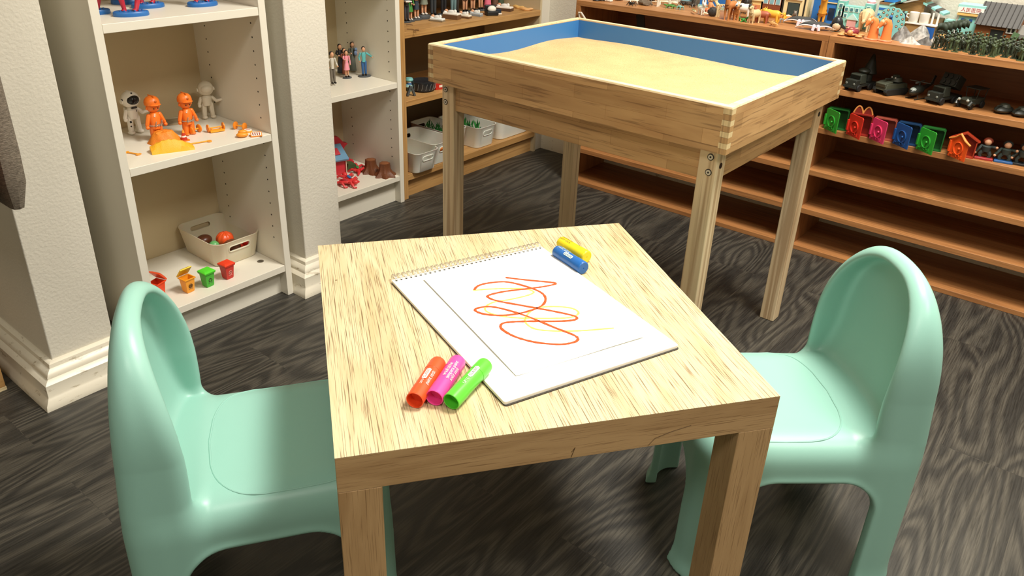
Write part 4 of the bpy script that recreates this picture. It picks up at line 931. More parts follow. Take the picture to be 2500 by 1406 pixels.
def stump(px, py, s, label, rz=0):
    t = thing('toy_tree_stump', at(px, py, Z2C), rz, label, 'toy tree stump', 'brown tree stumps'); n = 28; pr = [(.036, 0), (.034, .004), (.024, .012), (.019, .024), (.0175, .040), (.018, .044), (.015, .0445), (.001, .043)]
    vs = []; fs = []
    for i, (r, z) in enumerate(pr):
        for j in range(n): a = 2*math.pi*j/n; q = 1+(.16 if i < 3 else .06)*math.sin(7*a+i*.2)+.04*math.sin(3*a); vs.append((r*q*s*math.cos(a), r*q*s*math.sin(a), z*s))
    for i in range(len(pr)-1):
        for j in range(n): fs.append((i*n+j, i*n+(j+1) % n, (i+1)*n+(j+1) % n, (i+1)*n+j))
    fs += [tuple(range(n))[::-1], tuple((len(pr)-1)*n+j for j in range(n))]
    MB().add(vs, fs).build('trunk', pl('#6f3f22', .5, bump=300), t)
    MB().lathe([(.0145*s, 0), (.013*s, .0006)], 20, (0, 0, .0446*s)).build('cut_face', pl('#86502c', .6), t)
stump(940, 428, 1.0, 'brown toy tree stump nearest the shelf front'); stump(906, 419, 1.0, 'brown toy tree stump behind the front one', 1)
# red play house tower
p = at(842, 425, Z2C); RED = '#c8303a'
t = thing('toy_play_tower', (p.x-.03, p.y+.005, Z2C), R(75), 'red toy play tower with a blue striped roof at the back of the bottom shelf', 'toy'); 
m = MB(); m.prism([(-.08, 0), (.062, 0), (.064, .02), (.03, .05), (.03, .075), (.045, .088), (.03, .092), (.012, .115), (-.03, .12), (-.08, .118)], .02, .045, 'xz'); m.build('tower_wall', pl(RED, .4), t, bevel=.003)
MB().box((-.035, -.005, .03), (.09, .05, .06)).build('lower_house', pl(RED, .4), t, bevel=.002)
MB().box((-.035, -.012, .073), (.10, .075, .008), 0, R(28)).build('roof', pl('#6d97b5', .4), t, bevel=.001)
MB().box((-.035, -.0155, .079), (.055, .030, .003), 0, R(28)).build('roof_panel', pl('#c8404a', .4), t)
MB().cyl((.008, -.035, 0), (.008, -.035, .06), .002, n=8).build('post', pl('#d8c8ae', .4), t)
MB().ell((.012, .012, .075), (.006, .01, .012)).build('window', pl('#3f6a3a', .5), t); MB().box((.035, .0, .015), (.03, .04, .022), 0, 0, .2).build('step', pl('#41562f', .6), t)
def critter(px, py, rz, label, belly, s=1):
    t = thing('toy_red_creature', at(px, py, Z2C), rz, label, 'toy animal', 'sprawling red toys'); m = MB()
    m.tube([(-.045*s, .006, .006), (-.03*s, 0, .008), (0, 0, .012), (.02*s, 0, .011), (.03*s, 0, .009)], [.003, .005, .010, .008, .004], 10, flat=.7); m.ell((.038*s, 0, .012), (.011, .009, .008))
    for sx, sy in ((.018, 1), (.018, -1), (-.015, 1), (-.015, -1)): m.tube([(sx*s, .006*sy, .011), ((sx+.010)*s, .020*sy, .014), ((sx+.022)*s, .030*sy, .004), ((sx+.030)*s, .026*sy, .003)], [.005, .0042, .0036, .0028], 8)
    m.build('body', pl('#e03a3c', .35), t); MB().ell((0, 0, .0185), (.014*s, .006, .003)).build('back_patch', pl(belly, .4), t)
critter(853, 444, R(160), 'red toy creature with a blue patch, front of the bottom shelf', '#3f78b5', 1.15); critter(873, 420, R(150), 'red toy creature with a green patch behind the blue patched one', '#4b8a4f', 1.0)
critter(850, 404, R(200), 'red toy creature lying against the play tower', '#b02a34', .9)
critter(842, 452, R(40), 'red toy creature at the front left, half hidden by the pier', '#b02a34', .9)

# ------------------------------------------------------------------ corner bookcase
def F3(px, py, h, label, *a, rz=R(75), **k): return figurine(label, at(px, py, Z3A), rz, h, *a, group='painted figures in the corner bookcase', **k)
F3(993, 55, .110, 'figure on a dark stand at the very left, cut off by the shelf side', '#3c3f45', '#3c3f45', '#241b17')
F3(1001, 53, .108, 'waitress figure in a green dress holding a white tray', '#3f8a3a', '#3f8a3a', '#3a2a20', 'dress', shoe='#f0ece2', arms=((.2, -.15, .9), (-.32, -.4, 1.1)), extra=lambda t, P, u: MB().box(P(-.38, -.45, 1.16), (.4*u, .3*u, .06*u)).build('tray', pl('#f2efe6', .4), t))
F3(1017, 49, .120, 'figure in an orange top and navy skirt holding a black camera', '#e39a63', '#34424f', '#241b17', 'skirt', shoe='#f0ece2', arms=CR_, extra=lambda t, P, u: MB().box(P(0, -.34, 1.2), (.16*u, .1*u, .12*u)).build('camera', pl('#1c1c1e', .4), t))
F3(1035, 46, .142, 'large figure in a grey green dress with white shoes', '#848d7c', '#848d7c', '#4a3a2e', 'dress', shoe='#f0ece2', arms=((.35, -.2, .9), (-.2, -.25, 1.2)), bh=.1)
F3(1058, 41, .135, 'figure in a navy jacket and dark trousers', '#27364f', '#3a4045', '#3a2a20')
F3(1083, 37, .130, 'figure in a red orange shirt and black trousers', '#d9532f', '#26262a', '#2b211c')
F3(1107, 36, .135, 'figure in a grey blue coat and trousers', '#6d8a8d', '#6d8a8d', '#5a4433')
F3(1114, 34, .120, 'figure in brown standing just behind the grey blue one', '#5f4a3a', '#332a24', '#241b17')
F3(1135, 32, .128, 'figure with black shorts and bare legs', '#e8a0a0', '#26262a', '#241b17', 'shorts')
F3(1154, 29, .122, 'figure with tan shorts holding a bundle', '#8a93a0', '#e0a878', '#241b17', 'shorts', arms=CR_)
F3(1173, 26, .122, 'figure in a pink flowered top', '#c97a6a', '#e06a90', '#3a2a20', 'shorts')
F3(1190, 25, .125, 'figure in a long pink dress', '#e0708a', '#e0708a', '#4a3325', 'robe')
F3(1208, 20, .120, 'brown robed figure beside the one in the long pink dress', '#6b4a38', '#6b4a38', '#241b17', 'robe')
F3(1222, 18, .120, 'dark green robed figure in the corner bookcase', '#44543f', '#44543f', '#241b17', 'robe')
def bed(px, py, rz, L_, label, frame, sheet='#f2eee4', hb=.012, people='#d9a27c'):
    t = thing('toy_bed', at(px, py, Z3A), rz, label, 'toy bed'); W2 = L_*.5
    MB().box((0, 0, hb/2), (L_, W2, hb)).build('bed_frame', pl(frame, .5), t, bevel=.0006); MB().box((0, 0, hb+.003), (L_*.97, W2*.97, .006)).build('mattress', pl(sheet, .6), t, bevel=.0015)
    MB().ell((L_*.02, 0, hb+.009), (L_*.30, W2*.26, .007)).ell((L_*.22, .0, hb+.012), (L_*.1, W2*.2, .006)).build('blanket', pl('#eceae4', .7), t)
    MB().ell((-L_*.36, 0, hb+.011), (.007, .006, .006)).build('head', pl(people, .5), t); MB().ell((-L_*.4, 0, hb+.008), (.008, W2*.3, .004)).build('pillow', pl('#f6f4ee', .7), t)
bed(1068, 52, R(15), .050, 'small white toy bed with teal blanket, leftmost on the shelf', '#8a7a62', '#e9efec', .005); bed(1103, 46, R(15), .060, 'white toy bed with brown slatted frame', '#6f4f33', '#f6f2e8', .015)
bed(1135, 44, R(12), .045, 'low white toy bed with dark leather straps', '#6f4f33', '#efe6d4', .006); bed(1163, 39, R(12), .045, 'grey toy stretcher with blue patch', '#8e9294', '#b5bcc0', .005)
bed(1232, 26, R(15), .062, 'white toy bed with crumpled sheet and brown frame, right of the black armchair', '#5a402c', '#f6f2e8', .010)
t = thing('toy_armchair', at(1200, 37, Z3A), R(60), 'black toy armchair with a white sheet over it', 'toy chair'); MB().box((0, 0, .008), (.045, .035, .016)).box((0, .015, .02), (.045, .01, .03)).build('seat', pl('#1d1e1f', .4), t, bevel=.004); MB().ell((.0, -.002, .022), (.017, .012, .012)).build('sheet', pl('#f1ece0', .7), t)
t = thing('toy_suitcase', at(1213, 34, Z3A), R(70), 'dark blue toy case with white base between armchair and bed', 'toy'); MB().box((0, 0, .011), (.028, .02, .014)).build('case', pl('#26323f', .4), t, bevel=.002); MB().box((0, 0, .002), (.03, .022, .004)).build('base', pl('#e6e2d8', .5), t)
t = thing('toy_railing', at(1252, 8, Z3A), R(60), 'black toy railing at the back of the corner bookcase', 'toy')
MB().box((0, 0, .003), (.08, .02, .006)).build('base', pl('#4a3a2c', .5), t)
for k in range(6): MB().cyl((-.035+.014*k, 0, .006), (-.035+.014*k+.004*(k % 2), 0, .07), .0028, n=8).build('bar', pl('#17191b', .4), t)
def bones(px, py, rz, L_, label, c, curl=.4, nm='toy_banana'):
    t = thing(nm, at(px, py, Z3A), rz, label, 'toy'); m = MB()
    m.tube([(L_*(-.5+k/8), L_*curl*((k/8-.5)**2), .006+.002*math.sin(k)) for k in range(9)], [.0025, .005, .006, .0065, .007, .0065, .006, .005, .0025], 8); m.build('body', pl(c, .5), t)
bones(1288, 14, R(40), .06, 'yellow toy banana at the right end of the shelf', '#f0cf5a'); bones(1296, 17, R(20), .045, 'second yellow toy banana tucked under the first', '#e8c255'); 
bones(1265, 21, R(10), .05, 'tan toy bone left of the bananas', '#e2b56c', .2, 'toy_bone'); bones(1284, 26, R(30), .055, 'tan toy bone at the shelf front near the bananas', '#d9a566', .2, 'toy_bone')
t = thing('dry_twig', at(1006, 74, Z3A), R(10), 'dry brown twig on the front edge of the shelf', 'twig'); MB().tube([(-.02, 0, .002), (0, .002, .003), (.018, -.006, .002), (.03, -.004, .004)], .0012, 5).tube([(.012, -.003, .003), (.022, .006, .006)], .001, 5).tube([(.02, -.006, .003), (.024, -.016, .001)], .001, 5).build('twig', pl('#6b4a2c', .8), t)
t = thing('dry_twig', at(999, 62, Z3A), R(50), 'short dry twig behind the longer one', 'twig'); MB().tube([(-.01, 0, .002), (0, .002, .003), (.012, -.003, .002)], .001, 5).build('twig', pl('#6b4a2c', .8), t)
# middle shelf
t = thing('wrapped_bowl', at(1033, 220, Z3B), 0, 'black bowl wrapped in crinkled plastic film', 'bowl')
MB().lathe([(.030, 0), (.041, .004), (.045, .034), (.041, .036), (.030, .030), (.001, .029)], 26, sx=1.0, sy=1.0).build('bowl', pl('#25282b', .25, bump=240), t)
for k in range(9): a = -1.9+k*.33; MB().tube([(.0425*math.cos(a), .0425*math.sin(a), .008), (.0465*math.cos(a+.12), .0465*math.sin(a+.12), .03)], .0006, 4).build('film_crease', pl('#9aa0a0', .3), t)
t = thing('red_box', at(1072, 216, Z3B), R(78), 'small red box with white printed mark behind the sand table leg', 'box'); MB().box((0, 0, .011), (.05, .03, .022)).build('box', pl('#b8281c', .4), t, bevel=.001); MB().box((0, -.0152, .012), (.02, .0006, .008)).build('print', pl('#e9d9c8', .5), t)
t = thing('toy_spinning_tower', at(1000, 222, Z3B), 0, 'turquoise and white stacked toy beside the wrapped bowl', 'toy')
for k, (r, z, c) in enumerate(((.010, .004, '#6aa3a5'), (.016, .018, '#a6d3cf'), (.010, .026, '#3f6fa8'), (.009, .032, '#e6ebe6'), (.014, .04, '#7ec3bf'))): MB().lathe([(r*.9, 0), (r, .003), (r*.8, .010)], 18, (0, 0, z-.004)).build('disc', pl(c, .4), t)
t = thing('toy_robot_leg', at(1003, 234, Z3B), R(60), 'grey toy clamp standing at the shelf front', 'toy'); MB().box((-.006, 0, .018), (.008, .014, .036), 0, 0, .35).box((.008, 0, .016), (.008, .014, .034), 0, 0, -.35).build('clamp', pl('#4c5354', .4), t, bevel=.002)
# bins on the lowest shelf
BW = '#e3dfd3'
storage_bin((-1.905, 1.838, Z3C), 0, .20, .115, .075, 'white storage bin at the left end of the lowest shelf beside the side panel', 'white storage bins', BW, open_r=.022)
storage_bin((-1.930, 1.945, Z3C), 0, .21, .125, .082, 'white storage bin with orange content showing through its handle', 'white storage bins', BW, open_r=.022)
storage_bin((-1.985, 2.075, Z3C), 0, .20, .120, .085, 'white storage bin with green plastic plants behind the sand table leg', 'white storage bins', BW, open_r=.022)
storage_bin((-1.945, 2.195, Z3C), 0, .22, .115, .085, 'white storage bin with green plants seen through the oval handle', 'white storage bins', BW, open_r=.022)
bn = storage_bin((-1.960, 2.385, Z3C), 0, .24, .215, .130, 'large frosted white storage bin at the right end of the lowest shelf', 'white storage bins', BW, open_r=.03)
def plants(cx, cy, z, label, seed, n=70):
    rnd = random.Random(seed); t = thing('plastic_plants', (cx, cy, z), 0, label, 'plastic plants'); t['kind'] = 'stuff'
    for kk, c in enumerate(('#2f7d34', '#3f9a45', '#2a5a2c')):
        m = MB()
        for _ in range(n//3):
            a = rnd.uniform(0, 6.3); r = rnd.uniform(0, 1); x = .07*r*math.cos(a); y = .035*r*math.sin(a); h = rnd.uniform(.015, .035)
            dx, dy = rnd.uniform(-.014, .014), rnd.uniform(-.014, .014); z0 = rnd.uniform(.0, .03)
            m.add([(x-.002, y, z0), (x+.002, y+.001, z0), (x+dx*.6+.003, y+dy*.6, z0+h*.6), (x+dx, y+dy, z0+h), (x+dx*.6-.003, y+dy*.6, z0+h*.6)], [(0, 1, 2, 3, 4)])
        m.build('leaves', pl(c, .5), t)
plants(-1.985, 2.075, Z3C+.035, 'green plastic plants in the third storage bin', 3); plants(-1.945, 2.195, Z3C+.035, 'green plastic plants in the bin with the clear oval handle', 5)
t = thing('orange_blocks', (-1.93, 1.945, Z3C+.006), 0, 'orange toy block in the second storage bin', 'toy block'); MB().box((.06, 0, .02), (.05, .06, .04)).build('block', pl('#f08a3c', .5), t, bevel=.003)

# ------------------------------------------------------------------ army vehicles on the second shelf of the right unit
ARM = '#363a31'; ARM2 = '#2a2d27'
def wheels(t, xs, y, r, wd=.006, c='#1b1b1a'):
    for x in xs:
        for s in (-1, 1): MB().lathe([(.001, -wd/2), (r*.9, -wd/2), (r, -wd*.3), (r, wd*.3), (r*.9, wd/2), (.001, wd/2)], 16).build('wheel', pl(c, .7), t, loc=(x, s*y, r)).rotation_euler = (R(90), 0, 0)
def veh(px, py, rz, name, label, Z=ZV): return thing(name, at(px, py, Z), rz, label, 'toy vehicle', 'army vehicles on the second shelf')
VZ = R(-108)      # vehicles local +x = front; pointing out of the shelf, a little towards the camera
def truck(t, back):
    MB().box((-.012, 0, .016), (.085, .036, .008)).box((.040, 0, .024), (.020, .036, .018)).build('chassis', pl(ARM2, .5), t, bevel=.0015)
    cb = MB().box((.018, 0, .034), (.030, .038, .026), top=(.85, .9)).build('cab', pl(ARM, .45), t, bevel=.002)
    MB().box((.0335, 0, .039), (.001, .030, .010), 0, 0, R(-8)).build('windscreen', pl('#0f1311', .12), t)
    for s in (-1, 1): MB().ell((.0505, s*.012, .022), (.001, .0035, .0035)).build('headlight', pl('#7d8077', .2), t)
    MB().box((.051, 0, .013), (.003, .040, .006)).build('bumper', pl(ARM2, .5), t)
    wheels(t, (.034, -.018, -.042), .0185, .010); back(t)
t = veh(2098, 218, VZ, 'toy_army_truck', 'dark green toy army truck carrying a tall cone, leftmost vehicle')
truck(t, lambda t: MB().tube([(-.028, 0, .022), (-.028, 0, .04), (-.03, 0, .045), (-.034, 0, .095), (-.034, 0, .098)], [.012, .012, .020, .004, .001], 14).build('rocket_cone', pl(ARM2, .5), t))
MB().ell((-.005, 0, .053), (.018, .016, .008)).build('dome', pl(ARM, .45), t)
t = veh(2172, 228, R(-118), 'toy_tank', 'khaki green toy armoured carrier with a turret, second vehicle from the left')
MB().box((0, 0, .022), (.085, .040, .018), top=(.9, .92)).box((.03, 0, .030), (.03, .034, .01), 0, 0, R(12)).build('hull', pl('#4a4d3f', .5), t, bevel=.0015)
for s in (-1, 1): MB().prism([(-.042, .008), (-.034, 0), (.036, 0), (.045, .010), (.042, .018), (-.042, .018)], s*.014, s*.025, 'xz').build('track', pl('#1d1e1b', .7), t, bevel=.002)
tu = MB().tube([(-.012, 0, .034), (-.012, 0, .046)], [.018, .014], 12).box((-.01, 0, .049), (.014, .012, .006)).build('turret', pl('#414438', .5), t, bevel=.001); MB().cyl((.0, 0, .041), (.034, .004, .044), .0022).build('gun', pl(ARM2, .4), tu)
for s in (-1, 1): MB().ell((.004, s*.006+.004, .046), (.0022, .0022, .0022)).build('lamp', pl('#d8d8cc', .2), tu)
t = veh(2236, 240, R(-110), 'toy_helicopter', 'dark toy helicopter with a pale nose and skids, between tank and rocket truck')
MB().tube([(.034, 0, .020), (.028, 0, .020), (.012, 0, .024), (-.008, 0, .025), (-.022, 0, .027), (-.06, 0, .036), (-.066, 0, .038)], [.003, .009, .0135, .0125, .007, .0035, .002], 12).box((-.064, 0, .047), (.010, .002, .022), 0, 0, -.4).build('fuselage', pl(ARM2, .35), t)
MB().ell((.021, 0, .024), (.011, .010, .009)).build('cockpit', pl('#9fa8a0', .12), t); ro = MB().cyl((0, 0, .036), (0, 0, .046), .0025).build('rotor_mast', pl(ARM2, .5), t)
MB().box((0, 0, .046), (.056, .005, .0012), R(12)).box((0, 0, .0464), (.056, .005, .0012), R(102)).build('rotor', pl('#4d5048', .5), t)
for s in (-1, 1): MB().tube([(.030, s*.013, .004), (.026, s*.013, .0015), (-.018, s*.013, .0015)], .0013, 6).cyl((.012, s*.013, .0015), (.010, s*.006, .016), .001, n=6).build('skid', pl(ARM2, .5), t)
t = veh(2300, 250, R(-112), 'toy_rocket_truck', 'dark green toy truck with a raised block of six rocket tubes')
def rockets(t):
    m = MB(); m.box((-.022, 0, .056), (.034, .046, .034), 0, 0, R(-24)); o = m.build('launcher', pl(ARM2, .5), t, bevel=.001)
    G = Matrix.Translation((-.022, 0, .056)) @ Matrix.Rotation(R(-24), 4, 'Y')
    for k in range(6): a = G @ Vector((.0165, -.0145+.0145*(k % 3), -.0075+.015*(k//3))); b = G @ Vector((.0205, -.0145+.0145*(k % 3), -.0075+.015*(k//3))); MB().cyl(a, b, .0066, n=16).build('rocket_tube', pl('#1b1d1a', .4), o)
truck(t, rockets)
t = veh(2366, 262, R(-112), 'toy_jeep', 'dark toy jeep with a flat canopy roof and round headlights')
MB().box((-.006, 0, .018), (.065, .030, .016)).box((.022, 0, .026), (.024, .022, .008), top=(.8, .8)).build('body', pl(ARM, .4), t, bevel=.002)
for s in (-1, 1): MB().tube([(.036, s*.018, .010), (.030, s*.019, .019), (.016, s*.019, .014)], .005, 8).build('fender', pl(ARM2, .35), t); MB().ell((.036, s*.012, .024), (.004, .004, .004)).build('headlight', pl('#a9aca2', .15), t)
wheels(t, (.024, -.026), .0165, .0095); cn = MB().box((-.014, 0, .052), (.044, .040, .002))
for x in (.004, -.034):
    for s in (-1, 1): cn.cyl((x, s*.014, .024), (x, s*.017, .052), .0011, n=6)
cn.build('canopy', pl(ARM2, .5), t)
for px, py, lb in ((2448, 276, 'small dark toy turret tank, left of the last two vehicles'), (2492, 284, 'small dark toy turret tank at the right edge of the view')):
    t = veh(px, py, R(-115), 'toy_small_tank', lb)
    MB().ell((0, 0, .010), (.030, .020, .010)).build('hull', pl(ARM2, .5), t); MB().tube([(0, 0, .014), (0, 0, .024), (0, 0, .026)], [.016, .011, .004], 14).build('turret', pl('#474a3d', .45), t); MB().cyl((.008, 0, .021), (.032, 0, .022), .0015).build('gun', pl(ARM2, .4), t)

# ------------------------------------------------------------------ open toy houses on the third shelf
def playbox(px, py, c, c2, label, kind='box'):
    p = at(px, py, ZH); t = thing('toy_house_box', p, R(8), label, 'toy house', 'open toy houses on the third shelf'); w_, h_, d_ = .060, .062, .022; M = pl(c, .4)
    if kind == 'roof': pr = [(0, 0), (w_, 0), (w_, h_*.72), (w_+.006, h_*.74), (w_*.5, h_*1.08), (-.006, h_*.74), (0, h_*.72)]
    elif kind == 'trap': pr = [(0, 0), (w_, 0), (w_*.93, h_*.9), (w_*.05, h_*.9)]
    else: pr = [(0, 0), (w_, 0), (w_, h_*.94), (w_-.004, h_), (.004, h_), (0, h_*.94)]
    b = MB(); k = len(pr); cx, cz = w_/2, h_*.45; ins_ = [(cx+(x-cx)*.9, cz+(z-cz)*.9) for x, z in pr]
    vs = [(x, 0, z) for x, z in pr]+[(x, 0, z) for x, z in ins_]+[(x, d_, z) for x, z in pr]+[(x, d_-.002, z) for x, z in ins_]; fs = []
    for i in range(k): j = (i+1) % k; fs += [(i, j, k+j, k+i), (k+i, k+j, 3*k+j, 3*k+i), (j, i, 2*k+i, 2*k+j)]
    fs += [tuple(range(2*k, 3*k)), tuple(3*k+i for i in range(k))[::-1]]; b.add(vs, fs); b.build('case', pl(c2, .45), t)
    cv = MB(); cv.prism([(x, z) for x, z in pr], -.003, 0, 'xz')
    o = cv.build('cover', M, t, bevel=.0008, loc=(0, -.001, 0)); o.rotation_euler.z = -R(46)
    G = Matrix.Rotation(-R(46), 4, 'Z')
    e = MB().tube([(w_*.52+.015*math.cos(a), -.0042, h_*.46+.016*math.sin(a)) for a in [2*math.pi*q/18 for q in range(18)]], .0016, 5, closed=True); e.ell((w_*.58, -.005, h_*.46), (.0035, .003, .0035)); e.build('relief_ring', M, o)
    for q in range(5): MB().box((w_*(.2+.15*q), -.0044, h_*(.14+.06*(q % 2))), (.007, .002, .0022), 0, 0, .4*q).build('relief_bar', M, o)
    MB().box((.002, -.004, h_*.45), (.006, .006, h_*.5)).build('hinge', M, o, bevel=.001)
    if kind == 'roof':
        MB().tube([(-.007, -.003, h_*.74), (w_*.2, -.004, h_*.86), (w_*.5, -.004, h_*1.08), (w_*.8, -.004, h_*.86), (w_+.007, -.003, h_*.74)], .0028, 8).build('eaves', pl('#f59a4a', .4), o)
    if kind == 'trap':
        MB().prism([(w_*.05, h_*.9), (w_*.93, h_*.9), (w_*.9, h_*1.18), (w_*.72, h_*1.34), (w_*.5, h_*1.12), (w_*.28, h_*1.34), (w_*.10, h_*1.18)], .004, .0065, 'xz').build('handle_panel', pl('#7d1f17', .5), t)
        for s in (0, 1):
            x0 = w_*(.10+.40*s); MB().tube([(x0+w_*.40*u, .003, h_*(1.02+.34*math.sin(math.pi*u)**.8)) for u in [q/10 for q in range(11)]], .0028, 6).build('handle_arch', pl('#d98f4a', .5), t)
    return t
playbox(2012, 312, '#2f9a2f', '#1c5a22', 'green toy house box at the left end of the third shelf')
playbox(2067, 326, '#d3301f', '#8c2318', 'red toy box with twin arched tan handles')
playbox(2123, 337, '#d93a68', '#9c4a3a', 'pink toy house box between the red and the blue one', 'box')
playbox(2180, 349, '#1d4d8c', '#153558', 'dark blue toy house box')
playbox(2237, 362, '#2f9a2f', '#1c5a22', 'green toy house box right of the dark blue one')
playbox(2314, 378, '#ef5a1e', '#a8371c', 'orange toy house box with a pitched roof', 'roof')
# arched red box: add its handles
for o in [o for o in bpy.data.objects if o.get('label') == 'red toy box with twin arched tan handles']:
    MB().prism([(.004, .056), (.056, .056), (.054, .070), (.043, .079), (.030, .066), (.017, .079), (.006, .070)], .008, .0105, 'xz').build('handle_panel', pl('#7d1f17', .5), o)
    for s in (0, 1): MB().tube([(.005+.025*s+.025*u, .009, .062+.020*math.sin(math.pi*u)**.8) for u in [q/10 for q in range(11)]], .0024, 6).build('handle_arch', pl('#d98f4a', .5), o)
def based_fig(px, py, base, top, hair, label, hcol=SKIN):
    p = at(px, py, ZH); t = thing('toy_figure', p, R(8), label, 'toy figure', 'figures on flat stands'); MB().box((0, 0, .003), (.044, .026, .006)).build('base', pl(base, .4), t, bevel=.0015)
    m = MB()
    for s in (-1, 1): m.tube([(.010*s, 0, .006), (.012*s, -.002, .014), (.005*s, 0, .024)], [.005, .0045, .006], 8)
    m.tube([(0, 0, .022), (0, 0, .036), (0, 0, .040)], [.010, .013, .006], 10)
    for s in (-1, 1): m.rtube((.012*s, 0, .035), (.022*s, -.006, .028+.008*s), .004)
    m.build('body', pl(top, .5), t); MB().ell((0, -.002, .047), (.009, .009, .009)).build('head', pl(hcol, .5), t); MB().ell((0, .002, .049), (.012, .010, .010)).build('hair', pl(hair, .6), t)
    for s in (-1, 1): MB().ell((.023*s, -.008, .027+.010*s), .0035).build('hand', pl(hcol, .5), t)
based_fig(2400, 388, '#a3302f', '#39423f', '#8c3a22', 'small toy figure with red hair on a dark red stand')
based_fig(2448, 396, '#2c5c96', '#34413c', '#2b2f2c', 'small dark toy figure on a blue stand'); based_fig(2490, 402, '#23272a', '#39423f', '#3a2f2a', 'small dark toy figure on a black stand at the right edge')
# strap and hanger inside the left unit
t = thing('black_strap', (-1.335, 2.40, ZV), 0, 'black strap leaning inside the long brown shelf unit', 'strap'); MB().box((0, 0, .055), (.030, .004, .118), 0, R(-15), R(-22)).build('strap', pl('#17191a', .5), t)
t = thing('white_cable_loop', (-1.535, 2.315, ZV), 0, 'white cable loop hanging out of the left end of the long brown unit', 'cable')
MB().tube([(.080, .03, .003), (.060, .01, .030), (.030, -.008, .082), (.014, -.015, .104), (.006, -.016, .104), (.006, -.012, .090), (.024, -.006, .060), (.050, .006, .006)], .0034, 8).build('cable', pl('#e8dccb', .5), t)

# ------------------------------------------------------------------ toy buildings on top of the brown units
def bwin(t, xs, zs, w_, h_, y, c='#1f2d3a', f=None):
    for x in xs:
        for z in zs:
            if f: MB().box((x, y-.0006, z), (w_+.004, .0012, h_+.004)).build('window_frame', pl(f, .5), t)
            MB().box((x, y-.0014, z), (w_, .0012, h_)).build('window', pl(c, .3), t)
def bldg(px, Y, w_, d_, h_, c, label, rz=0, nm='toy_building'):
    p = ony(px, Y, ZT); t = thing(nm, (p.x, p.y, ZT), rz, label, 'toy building', 'toy buildings on the brown units'); MB().box((0, 0, h_/2), (w_, d_, h_)).build('wall', pl(c, .5), t, bevel=.001); return t
t = bldg(1745, 2.535, .10, .03, .085, '#2f74c0', 'blue toy building with a pale teal base behind the skeletons'); bwin(t, (-.03, 0, .03), (.05, .07), .018, .006, -.015, '#17324f'); MB().box((0, -.003, .004), (.106, .034, .008)).build('plinth', pl('#a9dcd2', .5), t); MB().box((-.01, -.016, .03), (.05, .002, .004)).build('ledge', pl('#9fd8cf', .5), t)
t = bldg(1797, 2.53, .012, .02, .09, '#c9c5bc', 'grey toy pillar between the blue and the cream building'); MB().box((0, 0, .003), (.018, .026, .006)).build('foot', pl('#bdb8ae', .5), t)
t = bldg(1833, 2.535, .085, .035, .092, '#f0d58f', 'cream toy building with dark red shutters'); bwin(t, (-.030, .030), (.062,), .014, .020, -.0175, '#8c1f22'); bwin(t, (0,), (.066,), .018, .018, -.0175, '#26242a'); MB().box((0, -.0195, .045), (.085, .004, .006)).box((0, -.0195, .086), (.085, .004, .005)).build('ledge', pl('#f6e3ad', .5), t); MB().box((0, -.02, .02), (.07, .004, .02)).build('steps', pl('#d98f5a', .5), t)
t = bldg(1884, 2.535, .070, .035, .095, '#8a4a2c', 'brown toy house with a white framed triple window'); bwin(t, (-.020, 0, .020), (.050,), .012, .024, -.0175, '#86b8c4', '#f0eee6'); bwin(t, (-.012, .012), (.084,), .014, .012, -.0175, '#86b8c4', '#f0eee6'); MB().box((0, -.021, .070), (.078, .010, .004)).build('awning', pl('#5a5f66', .5), t)
t = bldg(1937, 2.535, .085, .035, .094, '#f0dca6', 'cream toy shopfront building with black trims'); bwin(t, (0,), (.030,), .034, .034, -.0175, '#3c4a48', '#1d1c1a')
for x in (-.034, .034): MB().box((x, -.0185, .045), (.004, .003, .085)).build('pilaster', pl('#1d1c1a', .5), t)
for z in (.060, .070, .080): MB().box((0, -.020, z), (.05, .005, .003)).build('canopy_slat', pl('#efe8d4' if z != .07 else '#4a463e', .5), t)
t = bldg(2013, 2.535, .078, .035, .070, '#2b73bf', 'tall blue toy tower building behind the giraffe'); MB().box((.012, 0, .100), (.045, .03, .065)).build('upper_tower', pl('#2f7fc6', .5), t, bevel=.001); bwin(t, (.02, ), (.030,), .018, .034, -.0175, '#162c44'); bwin(t, (.005, .02), (.085, .105), .008, .012, -.015, '#174577')
for z in (.062, .078): MB().box((.014, -.017, z), (.046, .006, .003)).build('ledge', pl('#e8cf95', .5), t)
t = thing('toy_castle', ony(2080, 2.525, ZT), 0, 'teal toy castle with two turrets and white roofs', 'toy building', 'toy buildings on the brown units'); MB().box((0, 0, .030), (.070, .03, .060)).build('wall', pl('#86cabf', .5), t, bevel=.001)
for s in (-1, 1):
    MB().box((.040*s, 0, .036), (.024, .030, .072)).build('turret', pl('#7dc4ba', .5), t, bevel=.001); MB().lathe([(.013, 0), (.010, .004), (.012, .006), (.006, .014), (.001, .026)], 14, (.040*s, 0, .072)).build('turret_roof', pl('#f3ecec', .5), t); MB().lathe([(.0128, 0), (.0112, .003)], 14, (.040*s, 0, .0745)).build('roof_band', pl('#e79aa0', .5), t)
bwin(t, (-.022, -.007, .008, .023), (.050,), .008, .009, -.015, '#4a7f86', '#d8efe9'); bwin(t, (-.022, .023), (.032,), .007, .008, -.015, '#4a7f86', '#d8efe9'); bwin(t, (-.040, .040), (.058, .036), .009, .010, -.015, '#4a7f86', '#d8efe9')
MB().prism([(-.018, .022), (.018, .022), (0, .040)], -.021, -.015, 'xz').build('pediment', pl('#bfe4dc', .5), t); MB().box((0, -.017, .012), (.026, .004, .020)).build('gate', pl('#dba7a4', .5), t)
